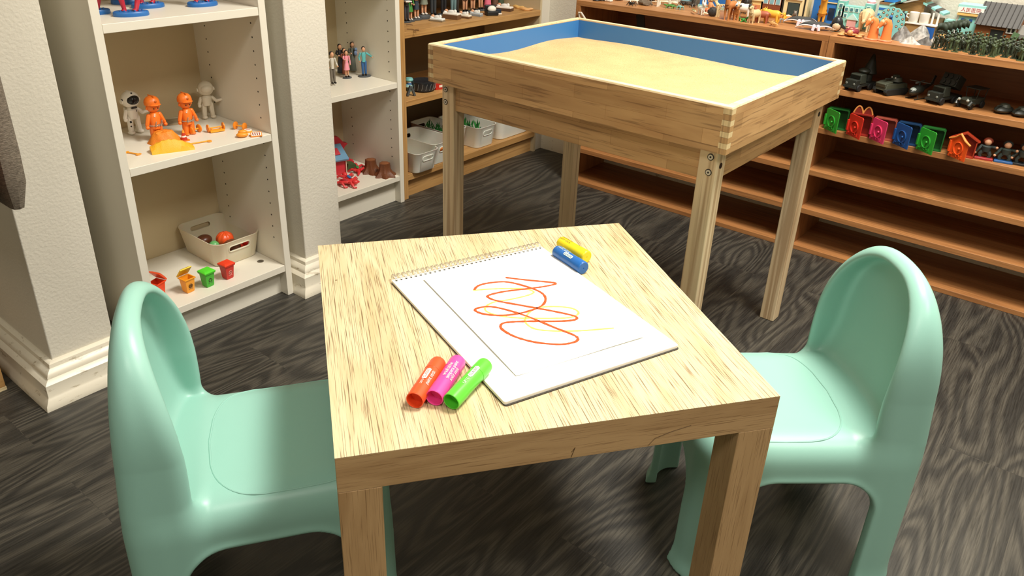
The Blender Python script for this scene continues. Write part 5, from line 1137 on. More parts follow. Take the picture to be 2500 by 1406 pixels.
t = bldg(2160, 2.530, .055, .04, .082, '#a6dcd8', 'pale blue and white striped toy tower behind the peacock'); MB().box((.002, 0, .092), (.038, .03, .020)).build('upper_floor', pl('#2f7cc4', .5), t, bevel=.001); MB().box((.002, -.001, .079), (.058, .042, .006)).build('brown_band', pl('#8a6a4a', .5), t)
for k in range(4): MB().box((0, -.0202, .012+.017*k), (.05, .002, .006)).build('blue_band', pl('#2a6ab8', .5), t)
t = thing('toy_striped_roof_house', ony(2226, 2.525, ZT), R(-4), 'brown toy house with a slanted dark and teal striped roof', 'toy building', 'toy buildings on the brown units')
MB().prism([(-.055, 0), (.022, 0), (.022, .105), (-.055, .078)], -.025, .025, 'xz').build('wall', wood('toy_house_wall', '#a9824f', '#97713f', '#5f4424', axis='XZY', fine=500, along=30), t)
MB().box((.045, 0, .027), (.05, .045, .054)).build('annex', pl('#a07c4c', .5), t)
def stripes(t, x0, x1, z0, z1, n, y0, y1, nm):
    for k in range(n):
        a, b = k/n, (k+1)/n; xa, xb = x0+(x1-x0)*a, x0+(x1-x0)*b; za, zb_ = z0+(z1-z0)*a, z0+(z1-z0)*b
        MB().prism([(xa, za), (xb, zb_), (xb, zb_+.005), (xa, za+.005)], y0, y1, 'xz').build(nm, pl('#8ecdc6' if k % 2 == 0 else '#4c4642', .5), t)
stripes(t, -.068, .046, .076, .124, 8, -.040, .028, 'roof_strip'); stripes(t, .018, .078, .090, .066, 5, -.032, .028, 'awning_strip'); stripes(t, -.050, -.018, .060, .060, 5, -.034, -.024, 'window_awning')
for x, z, w_, h_ in ((-.034, .043, .026, .028), (.047, .016, .036, .028)): MB().box((x, -.0262, z), (w_, .002, h_)).build('shutter', pl('#1f5ba8', .4), t)
MB().box((.030, -.038, .038), (.085, .028, .003)).build('balcony', pl('#ece8de', .5), t)
MB().box((.03, -.038, .018), (.075, .022, .036)).build('front_counter', pl('#a07c4c', .5), t)
MB().box((.052, -.0495, .018), (.034, .002, .030)).build('blue_shutter', pl('#1f5ba8', .4), t)
for x in (.052, .066): MB().cyl((x, -.030, .039), (x, -.030, .070), .003, n=10).build('column', pl('#ece8e0', .5), t)
for dx_, lb in ((-.004, 'white toy cup with a handle on the striped roof house, left of two'), (.024, 'white toy cup right beside the other white cup')):
    q_ = ony(2226, 2.525, ZT); t = thing('toy_cup', (q_.x+dx_+.006, 2.487, ZT+.0396), 0, lb, 'toy cup', 'two white cups'); MB().lathe([(.011, 0), (.0125, .003), (.0135, .027), (.0120, .028), (.011, .025), (.001, .024)], 22).build('cup', pl('#efe9dd', .35), t)
    if dx_ < 0: MB().tube([(-.012, 0, .020), (-.019, 0, .021), (-.020, 0, .014), (-.013, 0, .010)], .002, 8).build('handle', pl('#efe9dd', .35), t)
t = bldg(2316, 2.545, .042, .03, .052, '#9fdcd4', 'small pale teal toy building left of the shop with red lettering'); MB().box((0, -.0158, .040), (.036, .0015, .004)).box((0, -.0158, .030), (.036, .0015, .003)).build('blue_band', pl('#2a66b4', .5), t)
t = bldg(2354, 2.535, .062, .05, .092, '#e9efe9', 'white and teal toy shop with a red lettered sign'); MB().box((0, -.002, .096), (.068, .056, .008)).build('cornice', pl('#9edad2', .5), t, bevel=.001); MB().box((0, -.028, .086), (.064, .006, .014)).build('sign', pl('#f4efe6', .5), t)
MB().box((0, -.0262, .045), (.05, .002, .046)).build('shopfront', pl('#8fd0c8', .4), t); bwin(t, (-.014, .006), (.060,), .008, .007, -.0272, '#2c4f86'); MB().box((0, -.029, .074), (.062, .008, .005)).build('awning', pl('#e5bd6e', .5), t)
text_part('人民医院', .0125, pl('#b3202a', .5), t, Matrix.Translation((0, -.0313, .086)) @ Matrix.Rotation(R(90), 4, 'X'), 'sign_lettering')
t = thing('toy_barn', ony(2425, 2.515, ZT), R(-3), 'brown toy barn with a dark grey ribbed roof and white window', 'toy building', 'toy buildings on the brown units')
MB().box((0, 0, .032), (.100, .06, .064)).build('wall', pl('#8a5228', .55), t); MB().prism([(-.031, .064), (.031, .064), (.014, .104)], -.05, .05, 'yz').build('gable', pl('#8a5228', .55), t)
rf_ = MB(); rf_.prism([(-.040, .056), (-.037, .055), (.014, .103), (.036, .060), (.039, .062), (.014, .111)], -.054, .054, 'yz'); rr_ = rf_.build('roof', pl('#4b4947', .55), t)
for k in range(9): MB().tube([(-.050+.0125*k, -.0405, .0575), (-.050+.0125*k, .0135, .1115)], .0012, 5).build('roof_rib', pl('#3d3b3a', .55), rr_)
MB().box((.004, -.0305, .027), (.030, .002, .040)).build('door', pl('#1e2220', .5), t); MB().box((.004, -.0318, .022), (.030, .001, .0015)).build('door_rail', pl('#3a3f3c', .5), t); MB().box((.004, -.032, .049), (.034, .003, .003)).build('lintel', pl('#a9743f', .5), t)
MB().box((.036, -.0312, .050), (.024, .003, .018)).build('window_frame', pl('#f0eee8', .5), t, bevel=.001)
for s in (-1, 1): MB().box((.036+.005*s, -.0332, .050), (.006, .001, .010)).build('window', pl('#17191a', .3), t)
t = thing('toy_brick_house', ony(2495, 2.515, ZT), 0, 'red brick toy house with a grey roof at the right edge', 'toy building', 'toy buildings on the brown units'); MB().box((0, 0, .02), (.05, .05, .04)).build('wall', pl('#7d3f26', .6), t); MB().prism([(-.034, .034), (.030, .034), (.030, .040), (0, .062), (-.034, .042)], -.030, .030, 'yz').build('roof', pl('#7c7972', .6), t)

# ------------------------------------------------------------------ animals and rocks on top of the brown units
def TP(px, py): return at(px, py, ZT)
def A(label, px, py, rz, L_, H_, c, **k): return animal(label, TP(px, py), R(rz), L_, H_, c, **k)
def patch(t, c, cs, nm='spot'):
    for q, r in cs: MB().ell(q, r, 8, 6).build(nm, pl(c, .5), t)
t = thing('toy_figure', TP(1456, 2), 0, 'small black toy at the left end of the long brown unit', 'toy'); MB().lathe([(.012, 0), (.013, .003), (.007, .012), (.009, .03), (.001, .04)], 14).build('body', pl('#1c1c1e', .4), t)
t = thing('toy_cup', TP(1470, 2), 0, 'small grey metal cup beside the black toy', 'toy cup'); MB().lathe([(.008, 0), (.010, .002), (.012, .018), (.010, .018), (.008, .003), (.001, .003)], 18).build('cup', pl('#5a5f60', .25, metal=.6), t)
t = thing('toy_bag', TP(1486, 4), 0, 'white toy cushion with a yellow dot near the left end of the unit', 'toy'); MB().box((0, 0, .012), (.028, .018, .024), top=(.8, .6)).build('cushion', pl('#f0ebe0', .6), t, bevel=.004); MB().cyl((0, -.0105, .012), (0, -.0085, .012), .004).build('dot', pl('#e8b23a', .5), t)
t = thing('toy_saucer', TP(1509, 0), 0, 'red rimmed white toy saucer near the left end of the unit', 'toy'); MB().lathe([(.008, 0), (.018, .004), (.0175, .005), (.001, .002)], 22).build('dish', pl('#f0e6dc', .4), t); MB().lathe([(.0182, .0035), (.0182, .0052), (.0172, .0052)], 22).build('rim', pl('#a3282c', .4), t)
def lizard(label, px, py, rz, L_, c, name='toy_lizard', h=.008, legs=True, w_=.1, head=.07, c2=None, tail=.45):
    t = thing(name, TP(px, py), R(rz), label, 'toy animal'); m = MB(); z = h*1.1
    m.tube([(-L_*.5, L_*.06, z*.4), (-L_*(.5-tail*.5), -L_*.02, z*.7), (-L_*.12, 0, z), (L_*.1, 0, z*1.1), (L_*.25, 0, z), (L_*.32, 0, z*1.1)], [L_*.01, L_*.03, L_*w_*.7, L_*w_, L_*w_*.7, L_*w_*.45], 10, flat=.75)
    m.ell((L_*.38, 0, z*1.15), (L_*head*1.5, L_*head, L_*head*.7))
    if legs:
        for sx in (.2, -.12):
            for s in (-1, 1): m.tube([(L_*sx, s*L_*.05, z), (L_*(sx+.05), s*L_*.15, z*.9), (L_*(sx+.08), s*L_*.19, 0)], [L_*.03, L_*.026, L_*.022], 6)
    m.build('body', pl(c, .4), t)
    if c2: MB().tube([(-L_*.3, 0, z*1.3), (0, 0, z+L_*w_*.75), (L_*.25, 0, z*1.2+L_*.03)], [L_*.015, L_*.05, L_*.02], 8, flat=.4).build('back_stripe', pl(c2, .4), t)
    return t
lizard('white and brown toy lizard lying left of the driftwood', 1545, 8, 10, .075, '#eadfcb', c2='#8a6a48')
def spider(label, px, py, rz, r, c, z=.006):
    t = thing('toy_spider', TP(px, py), R(rz), label, 'toy animal'); m = MB(); m.ell((-r*.5, 0, z), (r, r*.8, r*.7)).ell((r*.7, 0, z), (r*.6, r*.5, r*.45))
    for k in range(4):
        for s in (-1, 1): a = R(35+35*k); m.tube([(r*.3*math.cos(a), s*r*.4, z), (r*1.8*math.cos(a), s*r*1.8*math.sin(a), z+r*.8), (r*3*math.cos(a), s*r*2.8*math.sin(a), 0)], r*.13, 5)
    m.build('body', pl(c, .35), t)
spider('black toy spider in front of the white lizard', 1542, 13, 20, .007, '#1b1714'); spider('black toy insect behind the skeleton dog', 1592, 4, 70, .008, '#1b1714'); spider('dark toy spider among the insects near the teal hat', 1668, 13, 120, .007, '#2a2724'); spider('grey toy spider beside the white cat', 1692, 18, 30, .006, '#3d3a36'); spider('black toy spider behind the driftwood', 1575, 2, 0, .009, '#211d19')
t = thing('driftwood', TP(1573, 13), R(10), 'grey brown driftwood piece with a curled base', 'driftwood'); MB().rock((0, 0, .008), (.022, .012, .010), 4).tube([(-.008, 0, .008), (-.010, .002, .025), (-.004, .002, .05)], [.006, .0045, .003], 8).tube([(.01, 0, .01), (.02, .004, .012), (.028, -.002, .004)], [.005, .004, .003], 8).build('wood', pl('#6f604e', .7, bump=200), t)
A('white toy skeleton dog with long legs', 1620, 17, 195, .060, .040, '#ece3cf', skeleton=True, name='toy_skeleton', leg=.5, tail=.5)
lizard('cream toy crocodile skeleton lying behind the green crocodile', 1620, 11, 5, .105, '#eee3c8', w_=.06); lizard('pale spotted toy salamander near the crocodile skeleton', 1642, 12, 190, .05, '#e9dcc6', c2='#b25a48')
lizard('green toy crocodile facing the turquoise lizard', 1640, 21, 190, .060, '#4f8a3c', 'toy_crocodile', c2='#2f6a2a'); lizard('turquoise toy lizard beside the green crocodile', 1658, 23, -20, .045, '#7fb8b0', w_=.13)
t = thing('toy_hat', TP(1676, 10), 0, 'grey toy bowl with teal inside behind the spiders', 'toy'); MB().lathe([(.012, 0), (.020, .004), (.022, .012), (.020, .012), (.012, .005), (.001, .005)], 22).build('bowl', pl('#6b655c', .5), t); MB().lathe([(.012, .0056), (.0195, .0118), (.001, .0118)], 22).build('filling', pl('#4f8fa0', .3), t)
t = thing('dry_twigs', TP(1690, 12), R(-30), 'bundle of dark grey twigs leaning beside the teal bowl', 'twigs')
for k in range(6): MB().tube([(-.03+.006*k, 0, .002), (-.005+.004*k, .004*(k % 3), .022+.002*k), (.02+.003*k, -.003*k, .003)], .0014, 5).build('twig', pl('#4c443b', .7), t)
lizard('tan toy snake with a raised green stripe', 1692, 33, -50, .060, '#dcc39a', 'toy_snake', legs=False, w_=.07, c2='#5e8a45')
A('small white toy cat with pointed ears at the shelf front', 1711, 36, -40, .036, .026, '#f0ece4', name='toy_cat', neck=(.05, .35), head=.2, snout=.05, ear=.22, tail=.5)
def crab(label, px, py, rz, c, r=.012):
    t = thing('toy_crab', TP(px, py), R(rz), label, 'toy animal'); m = MB(); m.ell((0, 0, r*.7), (r, r*.8, r*.5))
    for k in range(3):
        for s in (-1, 1): m.tube([(r*(.3-.4*k), s*r*.6, r*.6), (r*(.4-.5*k), s*r*1.4, r), (r*(.5-.6*k), s*r*2, 0)], r*.13, 6)
    for s in (-1, 1): m.tube([(r*.7, s*r*.5, r*.7), (r*1.6, s*r, r), (r*2, s*r*.5, r*.6)], [r*.2, r*.25, r*.1], 6)
    m.build('body', pl(c, .4), t)
crab('orange toy crab behind the white cat', 1727, 30, 40, '#e0733a'); crab('dark red toy lobster among the grey animals', 1867, 42, 20, '#b23b35', .009)
t = thing('toy_hedgehog', TP(1738, 40), R(200), 'black round toy hedgehog with pale claws', 'toy animal'); MB().rock((0, 0, .014), (.015, .013, .014), 6, 14, 10, .1).build('body', pl('#33302d', .6, bump=400), t)
for k in range(3): MB().tube([(.012, -.006+.006*k, .008), (.024, -.008+.008*k, .009), (.032, -.008+.008*k, .003)], [.002, .0018, .0008], 6).build('claw', pl('#e3d2b0', .4), t)
t = thing('toy_monkey', TP(1733, 24), R(80), 'tan toy monkey with a looped tail behind the hedgehog', 'toy animal'); MB().ell((0, 0, .014), (.008, .009, .014)).ell((0, -.003, .032), (.007, .007, .007)).tube([(0, .012, .01), (0, .024, .02), (0, .022, .034), (0, .010, .034), (0, .008, .024)], .003, 7).rtube((0, -.006, .02), (.004, -.014, .008), .003).build('body', pl('#d79b68', .5), t)
t = thing('toy_ball', TP(1748, 20), 0, 'black toy ball in front of the blue building', 'toy'); MB().ell((0, 0, .010), .010, 16, 12).build('ball', pl('#262523', .35), t); 
t = thing('toy_figure', TP(1752, 26), R(60), 'light brown crouching toy animal beside the black ball', 'toy animal'); MB().ell((0, 0, .009), (.010, .007, .009)).ell((.010, 0, .016), (.006, .005, .005)).build('body', pl('#c08455', .5), t)
A('cream toy dinosaur skeleton at the front of the unit', 1765, 43, 175, .062, .040, '#e6cf9c', skeleton=True, name='toy_skeleton', leg=.55, tail=.6)
A('tall orange brown toy deer with antlers', 1780, 48, -100, .050, .056, '#c07a42', name='toy_deer', leg=.55, neck=(.1, .6), head=.12, horn=.35, tail=.1)
t = A('tan toy lemur with big white and black eyes', 1795, 48, -60, .040, .034, '#cf8a4e', name='toy_lemur', neck=(.05, .35), head=.24, tail=.9, eye=False)
for s in (-1, 1): MB().ell((.40*.04+.016, s*.006, .047), (.004, .0045, .0055)).build('eye', pl('#f2f0ea', .3), t); MB().ell((.40*.04+.0195, s*.006, .047), (.0016, .002, .003)).build('pupil', pl('#141210', .3), t)
A('white toy bull with a brown chest', 1814, 44, 180, .050, .044, '#f0eadc', name='toy_bull', leg=.4, head=.16, neck=(.1, .1), tail=.4); A('dark grey toy gorilla behind the white bull', 1818, 33, -90, .040, .050, '#2d2b29', name='toy_gorilla', leg=.45, neck=(.1, .2), head=.2, tail=0)
t = thing('toy_frog', TP(1814, 53), R(-60), 'bright green toy frog in front of the white bull', 'toy animal'); m = MB(); m.ell((0, 0, .006), (.010, .006, .005)); m.tube([(-.006, .004, .006), (-.002, .012, .014), (-.012, .010, .001)], .002, 6).tube([(-.006, -.004, .006), (-.002, -.012, .012), (-.012, -.010, .001)], .002, 6).tube([(.006, .003, .005), (.014, .008, .001)], .0018, 6).tube([(.006, -.003, .005), (.014, -.008, .001)], .0018, 6).build('body', pl('#2f8a34', .4), t)
A('sitting cream and brown toy dog', 1840, 56, -110, .040, .040, '#d8bd8c', name='toy_dog', neck=(.08, .35), head=.17, leg=.4, tail=.3); A('red brown toy antelope left of the yellow cow', 1858, 56, 185, .046, .036, '#a85a3e', name='toy_antelope', head=.13, tail=.2)
A('yellow toy cow standing at the front of the unit', 1882, 57, 175, .056, .040, '#efb53c', name='toy_cow', leg=.42, head=.16, neck=(.1, .05)); A('dark grey toy ape sitting behind the cream dog', 1830, 45, -80, .036, .036, '#33312e', name='toy_ape', neck=(.05, .3), head=.2, tail=0)
def whale(label, px, py, rz, L_, c, belly=None, Y=None, name='toy_whale'):
    p = ony(px, Y, ZT) if Y else TP(px, py); t = thing(name, p, R(rz), label, 'toy animal'); m = MB(); r = L_*.12
    m.tube([(-L_*.5, 0, r*.9), (-L_*.4, 0, r), (-L_*.15, 0, r), (L_*.2, 0, r), (L_*.42, 0, r), (L_*.5, 0, r)], [r*.15, r*.45, r*.9, r, r*.7, r*.2], 14); m.box((-L_*.5, 0, r), (L_*.08, L_*.22, r*.2)); m.box((-L_*.05, 0, r*2), (L_*.1, r*.2, r*.7), 0, 0, -.4); m.build('body', pl(c, .3), t)
    if belly: MB().ell((L_*.1, 0, r*.62), (L_*.34, r*.82, r*.6)).build('belly', pl(belly, .3), t)
whale('long dark grey toy whale lying in front of the brown house', 1870, 36, -8, .085, '#4c5053', None, None)
lizard('tan spotted toy turtle at the shelf front', 1887, 64, 160, .038, '#c9955a', 'toy_turtle', w_=.22, c2='#8a5a34', tail=.1)
lizard('grey toy shrimp beside the tan turtle', 1903, 55, 60, .036, '#8f8f88', 'toy_shrimp', w_=.12); lizard('white and tan toy shell fish behind the shrimp', 1920, 47, 20, .044, '#e2cfae', 'toy_fish', legs=False, w_=.16)
t = thing('toy_snake', ony(1915, 2.49, ZT), R(-5), 'orange brown toy snake lying along the wall', 'toy animal'); MB().tube([(-.045+.01*k, .006*math.sin(k*.9), .006+.002*math.sin(k)) for k in range(10)], [.003, .0055, .006, .006, .006, .006, .006, .006, .005, .003], 8).build('body', pl('#d97f3e', .4), t)
t = thing('toy_duck', ony(1914, 2.475, ZT), R(-90), 'small yellow toy duck sitting by the orange snake', 'toy animal'); MB().ell((0, 0, .008), (.009, .007, .008)).ell((.006, 0, .018), (.006, .005, .006)).build('body', pl('#f2b233', .4), t); MB().tube([(.011, 0, .017), (.016, 0, .016)], [.0022, .001], 6).build('beak', pl('#e07a28', .4), t)
A('grey toy mouse with thin tail behind the rays', 1938, 50, -70, .036, .022, '#857b70', name='toy_mouse', head=.2, leg=.3, tail=1.0)
def ray(label, px, py, rz, s):
    t = thing('toy_ray', TP(px, py), R(rz), label, 'toy animal', 'two black and white rays'); m = MB(); n = 18; vs = []; fs = []
    for side in (0, 1):
        for i in range(n+1):
            u = -1+2*i/n; for_ = .5*(1-abs(u))**.6
            for v in range(5):
                w_ = v/4; x = (-.5*(1-abs(u))**.9+w_*(1-abs(u))**.8)*.9*s-.12*s*abs(u); y = u*s; z = .003+.020*(1-abs(u))**.7*math.sin(math.pi*(.12+.62*(1-w_)))+.006*math.sin(abs(u)*3.1); vs.append((x, y, z))
    for side in (0, 1):
        o = side*(n+1)*5
        for i in range(n):
            for v in range(4): a = o+i*5+v; fs.append((a, a+1, a+6, a+5))
    for i in range(n):
        for v in (0, 4): a = i*5+v; b = a+(n+1)*5; fs.append((a, a+5, b+5, b))
    m.add(vs[:(n+1)*5], [f for f in fs if max(f) < (n+1)*5]); o = m.build('back', pl('#3b3e41', .35), t); o.modifiers.new('s', 'SOLIDIFY').thickness = .003
    m = MB().tube([vs[i*5+4] for i in range(n+1)], .0022, 6).tube([vs[i*5] for i in range(n+1)], .0018, 6); m.build('pale_edge', pl('#f2e4e2', .4), t)
    MB().tube([(-.3*s, 0, .010), (-.7*s, .05*s, .006), (-1.1*s, -.05*s, .003)], [.003, .002, .001], 6).build('tail', pl('#3b3e41', .4), t)
    for k in (-1, 1): MB().tube([(.25*s, .10*s*k, .012), (.45*s, .12*s*k, .010), (.50*s, .16*s*k, .001)], [.006, .005, .004], 7).build('fin', pl('#f0c9cf', .4), t)
ray('black toy ray with pink white fins, left of two', 1955, 60, -75, .052); ray('black toy ray with pink white fins at the front edge, right of the other', 1990, 73, -70, .055)
t = A('tall yellow toy giraffe with brown spots', 2003, 58, -75, .056, .044, '#e9a93c', name='toy_giraffe', leg=.5, neck=(.18, .85), head=.27, tail=.2, ear=.14, neck_r=1.0)
patch(t, '#7a4a24', [((.022, .010, .044), (.004, .003, .005)), ((.022, -.010, .052), (.004, .003, .005)), ((.0, .012, .030), (.005, .003, .004)), ((.008, -.012, .028), (.005, .003, .004)), ((.028, .0, .060), (.005, .006, .004))])
t = thing('toy_orca', TP(2040, 77), R(-80), 'black toy penguin like orca with pale belly standing upright', 'toy animal'); MB().ell((0, 0, .022), (.014, .016, .022)).box((-.002, 0, .052), (.010, .003, .022), 0, 0, .2).tube([(0, .012, .018), (-.004, .030, .006)], [.006, .002], 7).tube([(0, -.012, .018), (-.004, -.030, .006)], [.006, .002], 7).build('body', pl('#26282b', .3), t)
MB().ell((.006, 0, .016), (.0105, .012, .013)).build('belly', pl('#d9bd98', .4), t)
t = thing('toy_stick', TP(2018, 51), R(8), 'white toy stick lying between giraffe and castle', 'toy'); MB().cyl((-.03, 0, .004), (.03, 0, .004), .0026).build('stick', pl('#e9dcc2', .5), t)
lizard('small grey toy shell beside the red turtle', 2030, 80, 10, .022, '#b9a58c', 'toy_shell', legs=False, w_=.2)
t = thing('toy_turtle', TP(2077, 88), R(-85), 'tan toy turtle with a dark red shell at the front edge', 'toy animal'); m = MB(); m.ell((.022, 0, .012), (.009, .008, .008)).ell((0, 0, .007), (.022, .019, .006))
for sx in (-1, 1):
    for s in (-1, 1): m.ell((.016*sx, .024*s, .004), (.009, .010, .0035))
m.build('body', pl('#d69a5e', .45), t); MB().ell((-.002, 0, .012), (.021, .020, .013)).build('shell', pl('#8c3038', .35), t)
for k in range(6): MB().ell((-.002+.013*math.cos(k*1.047), .013*math.sin(k*1.047), .0215), (.004, .004, .002)).build('shell_plate', pl('#c98a72', .4), t)
A('cream toy kangaroo bending down beside the castle', 2108, 76, -85, .052, .064, '#e3c392', name='toy_kangaroo', leg=.4, neck=(.25, -.35), head=.15, tail=.7, ear=.16, body=.4)
def goose(label, px, py, s=1):
    t = thing('toy_goose', TP(px, py), R(-140), label, 'toy animal', 'two orange long necked toys'); MB().lathe([(.019, 0), (.020, .002), (.018, .004)], 22).build('base', pl('#e08a62', .4), t)
    MB().tube([(-.002, 0, .003), (-.002, 0, .02), (-.001, 0, .04), (.002, 0, .050), (.010, 0, .054), (.018, 0, .046), (.024, 0, .036)], [.014, .0125, .0115, .0105, .0095, .007, .003], 12).build('neck', pl('#f08a4a', .4), t)
    MB().ell((.012, 0, .050), (.011, .0085, .009)).tube([(.016, 0, .047), (.027, 0, .033)], [.006, .002], 8).build('head', pl('#f2c292', .4), t)
goose('orange long necked toy on a round base, left of two', 2127, 96); goose('orange long necked toy on a round base, right of two', 2159, 100)
t = thing('toy_peacock', TP(2163, 91)+Vector((0, .012, 0)), R(4), 'toy peacock with its spotted turquoise tail fanned out', 'toy animal'); vs = []; n = 40
pc = [(.036*math.cos(a)*(1+.03*math.cos(11*a)), .042+.036*math.sin(a)*(1+.03*math.cos(11*a))*1.08) for a in [R(-50+280*k/n) for k in range(n+1)]]
MB().prism([(.018, .0)]+pc+[(-.018, .0)], -.003, .003, 'xz').build('tail_fan', pl('#86c9c4', .45), t)
for rr, k_ in ((.031, 11), (.020, 7)):
    for k in range(k_):
        a = R(-30+240*k/(k_-1)); x, z = rr*math.cos(a), .042+rr*1.08*math.sin(a)
        MB().cyl((x, -.0034, z), (x, -.0028, z), .0036, n=10).build('feather_eye', pl('#2c5f55', .4), t); MB().cyl((x, -.0040, z), (x, -.0033, z), .0022, n=10).build('feather_dot', pl('#d8a98c', .4), t)
MB().tube([(0, -.004, .0), (0, -.008, .015), (0, -.012, .030), (0, -.010, .046), (0, -.012, .052)], [.006, .011, .010, .0055, .004], 10).ell((0, -.014, .056), (.005, .006, .005)).build('body', pl('#2a62a8', .35), t); MB().tube([(0, -.018, .056), (0, -.025, .054)], [.002, .0006], 6).build('beak', pl('#3a2f28', .4), t)
def rock(label, px, py, r, c, seed, rz=0, am=.28):
    t = thing('toy_rock', TP(px, py)+Vector((0, r[1]*.6, 0)), R(rz), label, 'toy rock', 'grey toy mountains'); m = MB(); n, k = 22, 8; rnd = random.Random(seed); vs = []; fs = []
    ph = [rnd.uniform(0, 6.3) for _ in range(4)]
    for i in range(k+1):
        u = i/k; q = (1-u)**.75
        for j in range(n): a = 2*math.pi*j/n; w_ = q*(1+am*.6*math.sin(3*a+ph[0]+u*2)+am*.4*math.sin(5*a+ph[1]))+rnd.uniform(-.03, .03)*(0 < i < k); vs.append((r[0]*w_*math.cos(a)+r[0]*.2*u*math.cos(ph[2]), r[1]*w_*math.sin(a), r[2]*min(1, u*1.05)*(1+.12*math.sin(4*a+ph[3])*(u > 0))))
    for i in range(k):
        for j in range(n): fs.append((i*n+j, i*n+(j+1) % n, (i+1)*n+(j+1) % n, (i+1)*n+j))
    fs += [tuple(range(n))[::-1]]; m.add(vs, fs)
    mm, nn, bb = nodes('toy_rock', .5); tc = nn.nodes.new('ShaderNodeTexCoord'); z_ = noise(nn, tc.outputs['Object'], 60, 4, 1); rr = ramp(nn, [(.35, c[0]), (.65, c[1])]); nn.links.new(z_, rr.inputs[0]); nn.links.new(rr.outputs[0], bb.inputs['Base Color']); m.build('rock', mm, t, ang=60)
rock('grey pointed toy rock on the left of the rock group', 2200, 100, (.030, .020, .036), ('#55524e', '#97938c'), 3); rock('light grey ridged toy rock in the middle of the rock group', 2240, 98, (.032, .022, .036), ('#7d7a75', '#c9c5bd'), 5)
rock('pale grey rounded toy rock in front of the other rocks', 2216, 107, (.026, .013, .018), ('#8d8a84', '#d5d1c8'), 8); rock('dark grey toy rock at the front right of the rock group', 2256, 110, (.024, .012, .020), ('#4f4c49', '#7c7974'), 9); rock('small white grey toy rock at the right end of the rock group', 2282, 105, (.013, .010, .018), ('#9a968f', '#e3dfd6'), 12)
t = thing('toy_burger', ony(2300, 2.475, ZT), 0, 'small toy burger between the rocks and the army figures', 'toy food'); MB().lathe([(.010, 0), (.014, .003), (.014, .006)], 18).build('bottom_bun', pl('#d99a56', .5), t); MB().lathe([(.0155, .006), (.0155, .009)], 18).build('patty', pl('#7a4426', .5), t); MB().lathe([(.0145, .009), (.013, .016), (.007, .020), (.001, .021)], 18).build('top_bun', pl('#e2a866', .5), t)
t = thing('toy_burger', ony(2325, 2.49, ZT), 0, 'orange and white toy food beside the small burger', 'toy food'); MB().box((0, 0, .006), (.022, .016, .012)).build('base', pl('#e08a4c', .5), t, bevel=.002); MB().box((0, 0, .015), (.018, .014, .006)).build('top', pl('#eee6d6', .5), t, bevel=.002)

# ------------------------------------------------------------------ green army figures
M_arm = pl('#475638', .5, 'army_green'); M_arm2 = pl('#323c2c', .5, 'army_green')
def soldier_mesh(kind):
    m = MB(); m.prism(rrect(.017, .013, .004, 3), 0, .0018); rk = .75 if kind == 2 else 1
    if kind == 2: m.rtube((-.003, .003, .004), (.002, -.002, .014), .0026); m.rtube((.003, .003, .003), (.003, -.002, .012), .0026)
    else:
        for s in (-1, 1): m.rtube((.0035*s, -.002*s*(kind == 1), .003), (.002*s, 0, .018), .0021, .0028)
    z = 0 if kind != 2 else -.007
    m.tube([(0, 0, .017+z), (0, 0, .024+z), (0, -.001, .030+z), (0, -.001, .032+z)], [.0040, .0042, .0048, .0022], 8, flat=.75); m.ell((0, -.0015, .0355+z), (.0028, .003, .0032), 8, 6); m.ell((0, -.001, .0372+z), (.0038, .0042, .0024), 8, 6)
    if kind == 3: m.rtube((.005, 0, .030+z), (.007, -.002, .040+z), .0015); m.rtube((-.005, 0, .030), (-.006, -.004, .022), .0015); m.tube([(-.006, -.005, .012), (-.006, -.005, .034)], .0009, 5)
    else:
        m.rtube((.005, 0, .029+z), (.003, -.007, .026+z), .0015); m.rtube((-.005, 0, .029+z), (-.001, -.008, .028+z), .0015); m.tube([(.006, -.004, .024+z), (-.007, -.012, .033+z)], [.0012, .0008], 5)
    return m
protos = []
LBL = 'small dark green toy soldier inside the crowd on the brown unit'; GRP = 'green toy soldiers on the brown unit'
for k in range(4):
    o = soldier_mesh(k).build('toy_soldier', M_arm if k % 2 else M_arm2); tag(o, LBL, 'toy soldier', GRP); protos.append(o)
rnd = random.Random(11); cnt = 0
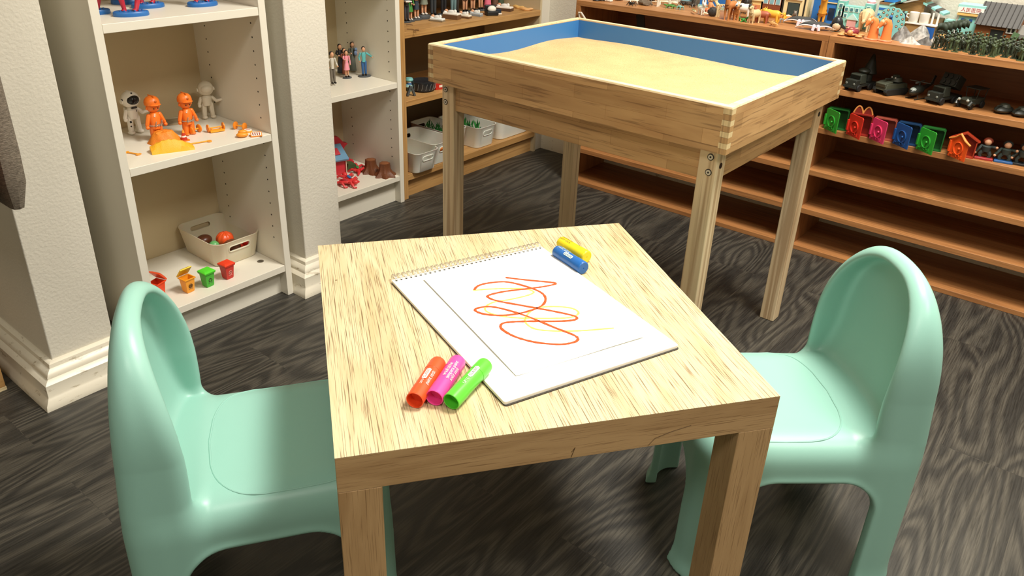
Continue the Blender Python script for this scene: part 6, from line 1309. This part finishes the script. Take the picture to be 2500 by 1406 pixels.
for r_i in range(7):
    for c_i in range(11):
        x = -.390+.0215*c_i+rnd.uniform(-.003, .003)+.004*r_i; y = 2.330+.022*r_i+rnd.uniform(-.003, .003)
        if x > -.205: continue
        if r_i == 0 and c_i in (2, 6, 7): continue
        if y > 2.465: continue
        k = rnd.choice((0, 1, 1, 3, 0, 2))
        if cnt < 4: o = protos[cnt]
        else: o = protos[k].copy(); col.objects.link(o)
        o['label'] = 'small dark green toy soldier in the %s row of the crowd' % ('front', 'second', 'third', 'fourth', 'fifth', 'sixth', 'rearmost')[r_i]
        o.location = (x, y, ZT); o.rotation_euler.z = R(rnd.uniform(-50, 40)); cnt += 1
def flagman(x, y, k):
    t = thing('toy_flag_bearer', (x, y, ZT), R(20), 'dark green toy soldier holding a flag, %s of the six flag bearers' % ('frontmost', 'second from the front', 'third from the front', 'third from the back', 'second from the back', 'rearmost')[k], 'toy soldier', 'green flag bearers on the brown unit'); soldier_mesh(1).build('soldier', M_arm2, t)
    MB().cyl((-.008, -.006, .0015), (-.004, 0, .066), .0009, n=6).build('flagpole', M_arm2, t)
    vs = []; fs = []
    for i in range(9):
        for j in range(2): u = i/8; vs.append((-.004+.024*u, .004*math.sin(u*6+k), .046+.018*j+.003*math.sin(u*4)))
    for i in range(8): fs.append((i*2, i*2+2, i*2+3, i*2+1))
    f = MB().add(vs, fs).build('flag', pl('#303b2c', .6), t); f.modifiers.new('s', 'SOLIDIFY').thickness = .0012
for k, (x, y) in enumerate(((-.418, 2.335), (-.412, 2.362), (-.405, 2.389), (-.400, 2.415), (-.395, 2.440), (-.390, 2.466))): flagman(x, y, k)
t = thing('toy_camouflage_mound', (-.205, 2.352, ZT), 0, 'dark green toy camouflage mound at the right end of the crowd', 'toy'); MB().rock((0, 0, .012), (.026, .020, .022), 21, 16, 10, .3).build('mound', pl('#38452f', .5, bump=160), t)
t = thing('toy_green_board', ony(2462, 2.470, ZT), R(10), 'flat green toy board leaning against the barn', 'toy'); MB().box((0, 0, .024), (.016, .003, .048), 0, R(-8), R(18)).build('board', pl('#4f6b46', .5), t)
t = thing('toy_boat_base', ony(2292, 2.44, ZT), R(5), 'black toy rack with thin legs left of the flag bearers', 'toy'); MB().box((0, 0, .030), (.03, .02, .006)).cyl((-.013, 0, 0), (-.013, 0, .03), .0014).cyl((.013, 0, 0), (.013, 0, .03), .0014).build('rack', pl('#1e211d', .5), t)
